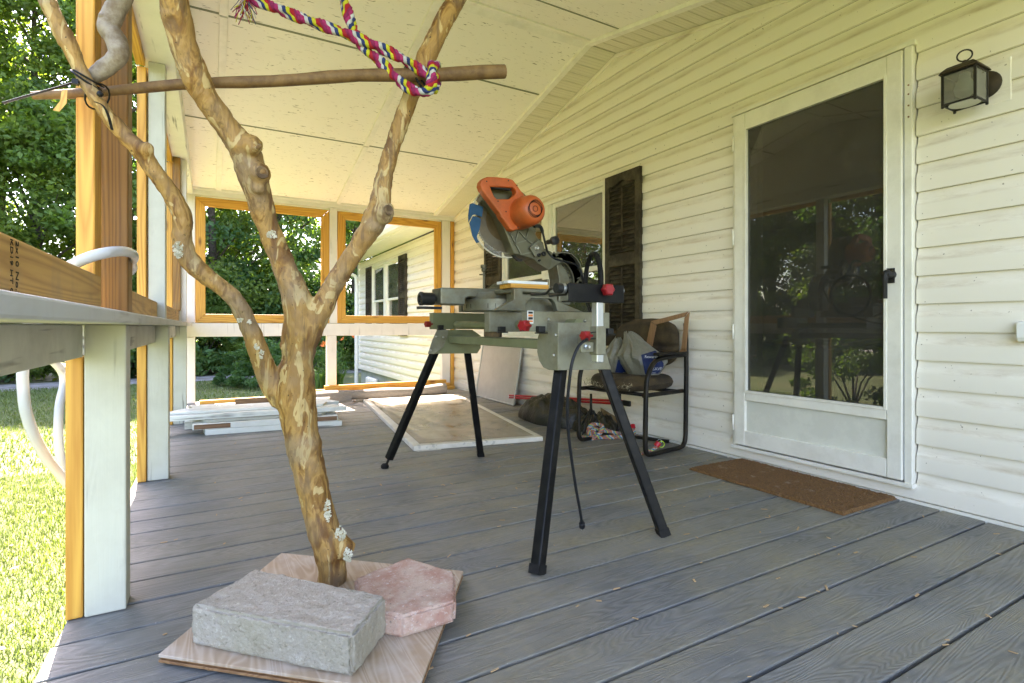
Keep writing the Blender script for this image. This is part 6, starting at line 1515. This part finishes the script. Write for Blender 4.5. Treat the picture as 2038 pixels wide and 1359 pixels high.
m = MB(); m.tube(smooth_path(hp, 7), 0.0125, 14, cap=False); m.tube(smooth_path(hp, 7), 0.0098, 10, cap=False)
tag(m.build('clear_hose', M_HOSE, smooth=True), 'clear vinyl hose looped round the pine post and hanging outside the rail', 'hose')

# ---------------------------------------------------------------- bird cage inside the window
M_WIRE = flat('cage_wire_cream', (0.78, 0.75, 0.62), 0.5, bump=0)
XC = XW + 0.105; top = onx(1209, 449, XC); lf = onx(1147, 530, XC)
cyc = top.y - 0.0; rad_y = lf.y - cyc; zsp = 1.12; rz_ = top.z - zsp
cage = thing('bird_cage', (XC, cyc, 0.5), 'cream wire bird cage with arched top standing inside the porch window', 'bird cage')
for xo in (0.0, 0.4):
    m = MB(); arc = [Vector((XC + xo, cyc + math.cos(a) * rad_y * 1.25, zsp + math.sin(a) * rz_)) for a in [i * math.pi / 24 for i in range(25)]]
    m.tube([Vector((XC + xo, arc[0].y, 0.5))] + arc + [Vector((XC + xo, arc[-1].y, 0.5))], 0.009, 6); m.build('arched_frame', M_WIRE, cage, smooth=True)
    k = -rad_y * 1.22
    while k < rad_y * 1.22:
        zz = zsp + rz_ * math.sqrt(max(0, 1 - (k / (rad_y * 1.25)) ** 2)); m = MB(); m.tube([(XC + xo, cyc + k, 0.5), (XC + xo, cyc + k, zz)], 0.0028, 4); m.build('wire', M_WIRE, cage); k += 0.027
    for zz in (0.55, 0.85, 1.12): m = MB(); m.tube([(XC + xo, cyc - rad_y * 1.25, zz), (XC + xo, cyc + rad_y * 1.25, zz)], 0.004, 5); m.build('rail', M_WIRE, cage)
m = MB(); m.box(XC - 0.01, XC + 0.41, cyc - rad_y * 1.27, cyc + rad_y * 1.27, -0.10, 0.5); m.build('cage_base', M_ROOM, cage)

# ---------------------------------------------------------------- sawdust chips and dry leaves on the deck
chm = MB(); r3 = random.Random(17)
for i in range(420):
    if r3.random() < 0.6:
        k = r3.randrange(0, 30); y = 0.613 + PIT * k + r3.uniform(-0.004, 0.006); x = r3.uniform(0.4, 2.6)
    else: x, y = r3.uniform(-0.2, 2.65), r3.uniform(0.4, 5.0)
    s_ = r3.uniform(0.0015, 0.005); a = r3.uniform(0, 3.14); L = s_ * r3.uniform(1, 3.2)
    chm.obox((x, y, 0.003), (math.cos(a), math.sin(a), r3.uniform(-.2, .2)), (-math.sin(a), math.cos(a), 0), (0, 0, 1), L, s_ * 0.6, 0.0007)
tag(chm.build('wood_chips', flat('wood_chip_tan', (0.50, 0.33, 0.17), 0.8), fix=False, base=(1, 2, 0.0)), 'tan wood chips scattered in the gaps of the deck', 'wood chips', kind='stuff')
# ---------------------------------------------------------------- vegetation
def mat_leaf(name, a, b, trans=0.52):
    t = NT(name)
    n1 = t.noise(t.co(), 1.1, 3); rnd = t.n('ObjectInfo').outputs['Random']
    ge = t.n('NewGeometry').outputs['Random Per Island']
    col = t.mix(ge, a, b); col = t.mix(t.ramp(n1, [(0.4, 0), (0.65, 0.6)]), col, tuple(x * 1.35 for x in b)); col = t.mix(t.math('MULTIPLY', rnd, 0.35), col, (a[0] * 1.2, a[1] * 0.9, a[2]))
    t.fin(col, 0.5, spec=0.35)
    tl = t.n('BsdfTranslucent', i_Color=t.mix(1.0, col, (1.5, 1.55, 0.5), 'MULTIPLY'))
    mx = t.n('MixShader', i_0=trans, i_1=t.b.outputs[0], i_2=tl.outputs[0])
    t.t.links.new(mx.outputs[0], t.out.inputs[0])
    return t.m
M_LEAF = [mat_leaf('leaf_deep_green', (0.055, 0.11, 0.026), (0.12, 0.20, 0.045)), mat_leaf('leaf_mid_green', (0.075, 0.13, 0.028), (0.16, 0.235, 0.045)), mat_leaf('leaf_blue_green', (0.042, 0.105, 0.04), (0.09, 0.175, 0.055))]
M_TRUNK = mottled('forest_trunk_bark', (0.10, 0.08, 0.06), (0.06, 0.045, 0.035), 9, bump=0.8)
def leaf_quads(n, sampler, smin, smax, rng, droop=0.3):
    vs_ = []; fs = []
    for i in range(n):
        p, out = sampler(rng)
        s_ = rng.uniform(smin, smax)
        nrm = Vector((rng.gauss(0, 1), rng.gauss(0, 1), rng.gauss(0.5, 1))) + out * 0.5
        if nrm.length < 1e-3: nrm = Vector((0, 0, 1))
        nrm.normalize()
        u = nrm.cross(Vector((rng.uniform(-1, 1), rng.uniform(-1, 1), rng.uniform(-1, 1)))).normalized()
        w_ = nrm.cross(u)
        k = len(vs_)
        vs_ += [p - u * s_ * 0.5, p + w_ * s_ * 0.30 - u * s_ * .06 + nrm * s_ * 0.06, p + u * s_ * 0.55 - nrm * s_ * 0.08, p - w_ * s_ * 0.30 - u * s_ * .06 + nrm * s_ * 0.06]
        fs.append((k, k + 1, k + 2, k + 3))
    return vs_, fs
def crown_mesh(name, H_, R_, z0, n, rng, mat, smin, smax, clumps=60):
    cl = []
    for i in range(clumps):
        z = z0 + (H_ - z0) * rng.random() ** 0.9
        f = (z - z0) / (H_ - z0)
        rad = R_ * (0.55 + 0.6 * math.sin(min(f * 1.25 + 0.25, 1.0) * math.pi * 0.9)) * (1 if f < 0.75 else (1 - (f - 0.75) * 2.6))
        a = rng.uniform(0, 6.283); q = math.sqrt(rng.uniform(0.12, 1.0))
        cl.append((Vector((math.cos(a) * rad * q, math.sin(a) * rad * q, z)), rng.uniform(0.45, 0.95) * R_ * 0.42))
    def samp(r):
        c_, s_ = cl[r.randrange(len(cl))]
        d_ = Vector((r.gauss(0, 1), r.gauss(0, 1), r.gauss(0, 0.75)))
        d_ = d_.normalized() * (r.random() ** 0.45) * s_
        d_.z *= 0.7
        return c_ + d_, d_.normalized()
    vs_, fs = leaf_quads(n, samp, smin, smax, rng)
    me = bpy.data.meshes.new(name); me.from_pydata([tuple(v) for v in vs_], [], fs); me.materials.append(mat); me.update()
    return me, cl
rng = random.Random(21)
protos = []
for i in range(5):
    H_ = [13.2, 12.2, 14.0, 11.6, 12.8][i]; R_ = [2.3, 2.5, 2.2, 2.6, 2.4][i]
    me, cl = crown_mesh('crown', H_, R_, 0.9 if i % 2 else 2.0, 27000, rng, M_LEAF[i % 3], 0.09, 0.21, 120)
    tm = MB(); lean = rng.uniform(-0.4, 0.4)
    path = [(0, 0, -0.1), (lean * 0.2, 0.05, 2.5), (lean * 0.5, 0.1, 5.5), (lean * 0.8, 0, 9), (lean, 0, H_ - 1)]
    tm.tube(smooth_path(path, 4), [lerp(0.2, 0.03, q / 16.0) for q in range(17)], 9)
    for (c_, s_) in cl[:34]:
        z = max(1.2, c_.z - c_.xy.length * 0.8); b0 = Vector((lean * z / H_, 0, z))
        tm.tube([b0, b0.lerp(c_, 0.5) + Vector((0, 0, 0.15)), c_], [0.05, 0.03, 0.012], 5)
    tme = bpy.data.meshes.new('trunk'); tme.from_pydata([tuple(v) for v in tm.v], [], tm.f); tme.materials.append(M_TRUNK); tme.update()
    protos.append((me, tme))
def place_tree(i, x, y, s_, rz, label, group):
    e_ = thing('forest_tree', (x, y, GZ), label, 'tree', group); e_.rotation_euler = (0, 0, rz); e_.scale = (s_, s_, s_)
    for nm, me in (('crown', protos[i][0]), ('trunk', protos[i][1])):
        o_ = bpy.data.objects.new(nm, me); COL.objects.link(o_); o_.parent = e_
LB_F = 'tall leafy green tree in the wood edge beyond the lawn'
LB_B = 'tall tree in the back row of the wood beyond the lawn'
LB_S = 'leafy tree standing on the side lawn away from the house'
tr_spots = []
x = -13.0
while x < 13:
    tr_spots.append((x + rng.uniform(-0.5, 0.5), 19.2 + rng.uniform(-0.8, 0.9), LB_F, 'trees along the wood edge')); x += 2.15
x = -14.5
while x < 14:
    tr_spots.append((x + rng.uniform(-0.7, 0.7), 24.0 + rng.uniform(-1.3, 1.3), LB_B, 'trees in the back row of the wood')); x += 2.8
for y in (15.5, 13.4, 11.2, 9.2, 7.3, 5.2, 3.2, 1.0, -1.4):
    tr_spots.append((-14.2 + rng.uniform(-1.0, 1.0), y, LB_S, 'trees along the side of the lawn'))
for y in (14.5, 11.4, 8.3, 5.4, 2.2):
    tr_spots.append((-18.4 + rng.uniform(-1.0, 1.0), y, LB_S, 'trees along the side of the lawn'))
for q, (x, y, lb, gr) in enumerate(tr_spots):
    place_tree(q % 5, x, y, rng.uniform(0.86, 1.05), rng.uniform(0, 6.28), lb, gr)
# shrubs at the foot of the wood
bush_p = []
for i in range(4):
    me, cl = crown_mesh('foliage', 2.1, 1.15, 0.1, 5200, rng, M_LEAF[(i + 1) % 3], 0.07, 0.16, 40); bush_p.append((me, cl))
x = -12.5; q = 0
while x < 12.5:
    for (yy, sc_) in ((17.75, 1.0), (18.6, 1.45)):
        e_ = thing('shrub', (x + rng.uniform(-0.4, 0.4), yy + rng.uniform(-0.2, 0.25), GZ), 'rounded green shrub growing at the foot of the wood behind the gravel path', 'shrub', 'shrubs along the gravel path')
        s_ = sc_ * rng.uniform(0.75, 1.1); e_.scale = (s_, s_, s_); e_.rotation_euler = (0, 0, rng.uniform(0, 6.28))
        o_ = bpy.data.objects.new('foliage', bush_p[q % 4][0]); COL.objects.link(o_); o_.parent = e_
        sm = MB()
        for (c_, s2) in bush_p[q % 4][1][:8]: sm.tube([(0, 0, -0.02), (c_.x * 0.4, c_.y * 0.4, c_.z * 0.6), tuple(c_)], [0.03, 0.018, 0.006], 5)
        if q < 4:
            sme = bpy.data.meshes.new('stem'); sme.from_pydata([tuple(v) for v in sm.v], [], sm.f); sme.materials.append(M_TRUNK); bush_p[q % 4] = bush_p[q % 4] + (sme,)
        o_ = bpy.data.objects.new('stem', bush_p[q % 4][2]); COL.objects.link(o_); o_.parent = e_
        q += 1
    x += 1.35
for (x, y, s_, lb) in ((-3.3, 1.2, 0.72, 'leafy garden shrub on the side lawn level with the concrete block'), (-3.5, 3.0, 0.8, 'leafy garden shrub on the side lawn level with the saw stand'), (-3.9, 4.9, 0.7, 'leafy garden shrub on the side lawn level with the board stack'), (-3.2, -0.6, 0.6, 'small leafy garden shrub on the side lawn behind the porch entrance')):
    e_ = thing('garden_shrub', (x, y, GZ), lb, 'shrub'); e_.scale = (s_, s_, s_)
    o_ = bpy.data.objects.new('foliage', bush_p[2][0]); COL.objects.link(o_); o_.parent = e_
    o_ = bpy.data.objects.new('stem', bush_p[2][2]); COL.objects.link(o_); o_.parent = e_
for q in range(11):
    e_ = thing('shrub', (-12.2 + rng.uniform(-0.5, 0.5), -1.0 + q * 1.6, GZ), 'rounded green shrub under the trees along the side lawn', 'shrub', 'shrubs along the side lawn'); s_ = rng.uniform(1.0, 1.5); e_.scale = (s_, s_, s_)
    o_ = bpy.data.objects.new('foliage', bush_p[q % 4][0]); COL.objects.link(o_); o_.parent = e_
    o_ = bpy.data.objects.new('stem', bush_p[q % 4][2]); COL.objects.link(o_); o_.parent = e_
# garden plants by the far corner of the house: day lilies and two leafy shrubs
M_BLADE = mat_leaf('lily_leaf', (0.07, 0.14, 0.03), (0.12, 0.21, 0.05), 0.4)
M_LILY = flat('lily_orange_petal', (0.85, 0.25, 0.04), 0.5)
def lily(x, y, h, seed, label):
    r2 = random.Random(seed); e_ = thing('day_lily', (x, y, GZ), label, 'plant', 'day lilies by the house corner')
    mm = MB(); st = MB(); fl = []
    for i in range(70):
        a = r2.uniform(0, 6.283); L = r2.uniform(0.4, 0.8) * h; b0 = Vector((x + r2.uniform(-.14, .14), y + r2.uniform(-.14, .14), GZ)); d_ = Vector((math.cos(a), math.sin(a), 0)); sd = Vector((-d_.y, d_.x, 0)) * 0.012
        pts = [b0 + d_ * (L * 0.55 * u * u) + Vector((0, 0, L * (u - 0.42 * u ** 2.6))) for u in (0, 0.3, 0.6, 0.85, 1.0)]
        k = len(mm.v)
        for u, p in zip((1, 1, 0.85, 0.5, 0.05), pts): mm.v += [tuple(p - sd * u), tuple(p + sd * u)]
        for j in range(4): mm.f.append((k + 2 * j, k + 2 * j + 1, k + 2 * j + 3, k + 2 * j + 2)); mm.mi.append(0)
    for i in range(7):
        a = r2.uniform(0, 6.283); top = Vector((x + math.cos(a) * r2.uniform(.05, .4), y + math.sin(a) * r2.uniform(.05, .4), GZ + h * r2.uniform(0.85, 1.15)))
        st.tube([(x, y, GZ), ((x + top.x) / 2, (y + top.y) / 2, GZ + h * 0.55), tuple(top)], 0.006, 5)
        # leaves up the stalk
        for j in range(16):
            u = r2.uniform(0.15, 0.9); p = Vector((lerp(x, top.x, u), lerp(y, top.y, u), lerp(GZ, top.z, u))); b = r2.uniform(0, 6.283); q_ = p + Vector((math.cos(b) * 0.11, math.sin(b) * 0.11, 0.05)); sd = Vector((-math.sin(b), math.cos(b), 0)) * 0.012
            mm._add([p, p.lerp(q_, .5) + sd, q_, p.lerp(q_, .5) - sd], [(0, 1, 2, 3)])
        fl.append(top)
    mm.build('leaves', M_BLADE, e_, fix=False); st.build('stalk', M_BLADE, e_)
    for top in fl:
        fm_ = MB(); ax = Vector((r2.uniform(-.7, .7), r2.uniform(-1, 0), 0.5)).normalized(); a_ = ax.cross(Vector((0, 0, 1))).normalized(); b_ = ax.cross(a_)
        for k in range(6):
            an = k * math.pi / 3; d_ = a_ * math.cos(an) + b_ * math.sin(an); sd = ax.cross(d_) * 0.018
            p1 = top + ax * 0.035 + d_ * 0.03; p2 = top + ax * 0.05 + d_ * 0.075
            fm_._add([top, p1 + sd, p2, p1 - sd], [(0, 1, 2, 3)])
        fm_.build('flower', M_LILY, e_)
lily(2.15, 12.3, 1.05, 1, 'day lily with orange flowers beside the house corner'); lily(2.55, 12.8, 1.15, 2, 'day lily with orange flowers beside the house corner'); lily(1.75, 12.9, 1.0, 3, 'day lily with orange flowers beside the house corner')
for (x, y, s_, lb) in ((1.0, 13.2, 0.5, 'low leafy garden shrub beside the day lilies'), (0.55, 13.9, 0.38, 'smallest leafy garden shrub left of the day lilies'), (2.1, 14.2, 0.8, 'largest garden shrub behind the day lilies')):
    e_ = thing('garden_shrub', (x, y, GZ), lb, 'shrub'); e_.scale = (s_, s_, s_)
    o_ = bpy.data.objects.new('foliage', bush_p[1][0]); COL.objects.link(o_); o_.parent = e_
    o_ = bpy.data.objects.new('stem', bush_p[1][2]); COL.objects.link(o_); o_.parent = e_
# lawn: short blades and clover leaves near the deck
M_GRASS = mat_leaf('grass_blade', (0.065, 0.11, 0.024), (0.15, 0.195, 0.06), 0.3)
gm = MB(); r2 = random.Random(9)
def blades(n, x0, x1, y0, y1, hmin, hmax, w):
    for i in range(n):
        x = r2.uniform(x0, x1); y = lerp(y0, y1, r2.random())
        if x > XE - 0.02 and y < YF + 0.1: continue
        a = r2.uniform(0, 6.283); h = r2.uniform(hmin, hmax); d_ = Vector((math.cos(a), math.sin(a), 0)); sd = Vector((-d_.y, d_.x, 0)) * w * r2.uniform(0.6, 1.3)
        p = Vector((x, y, GZ)); q_ = p + d_ * h * r2.uniform(0.3, 1.1) + Vector((0, 0, h)); k = len(gm.v)
        gm.v += [tuple(p - sd), tuple(p + sd), tuple(q_ + sd * 0.3), tuple(q_ - sd * 0.3)]; gm.f.append((k, k + 1, k + 2, k + 3)); gm.mi.append(0)
blades(80000, -2.6, -0.36, 1.2, 6.5, 0.012, 0.036, 0.0027)
blades(30000, -5.0, -0.36, 6.5, 15.4, 0.02, 0.05, 0.007)
blades(9000, -0.36, 2.6, 8.5, 15.4, 0.02, 0.05, 0.008)
tag(gm.build('grass', M_GRASS, fix=False, base=(-1, 5, GZ)), 'short green lawn grass beside the deck', 'grass', kind='stuff')
# fallen leaves on the lawn
M_FALL = flat('fallen_leaf_brown', (0.22, 0.07, 0.03), 0.7)
fm_ = MB()
for i in range(130):
    x = r2.uniform(-2.4, -0.4); y = r2.uniform(1.6, 9); a = r2.uniform(0, 6.283); s_ = r2.uniform(0.012, 0.03); p = Vector((x, y, GZ + 0.035)); u = Vector((math.cos(a), math.sin(a), r2.uniform(-.3, .3))) * s_; w_ = Vector((-math.sin(a), math.cos(a), r2.uniform(-.4, .4))) * s_ * .5
    fm_._add([p - u, p + w_, p + u, p - w_], [(0, 1, 2, 3)])
tag(fm_.build('fallen_leaves', M_FALL, fix=False, base=(-1, 4, GZ)), 'small brown fallen leaves scattered on the lawn', 'leaves', kind='stuff')
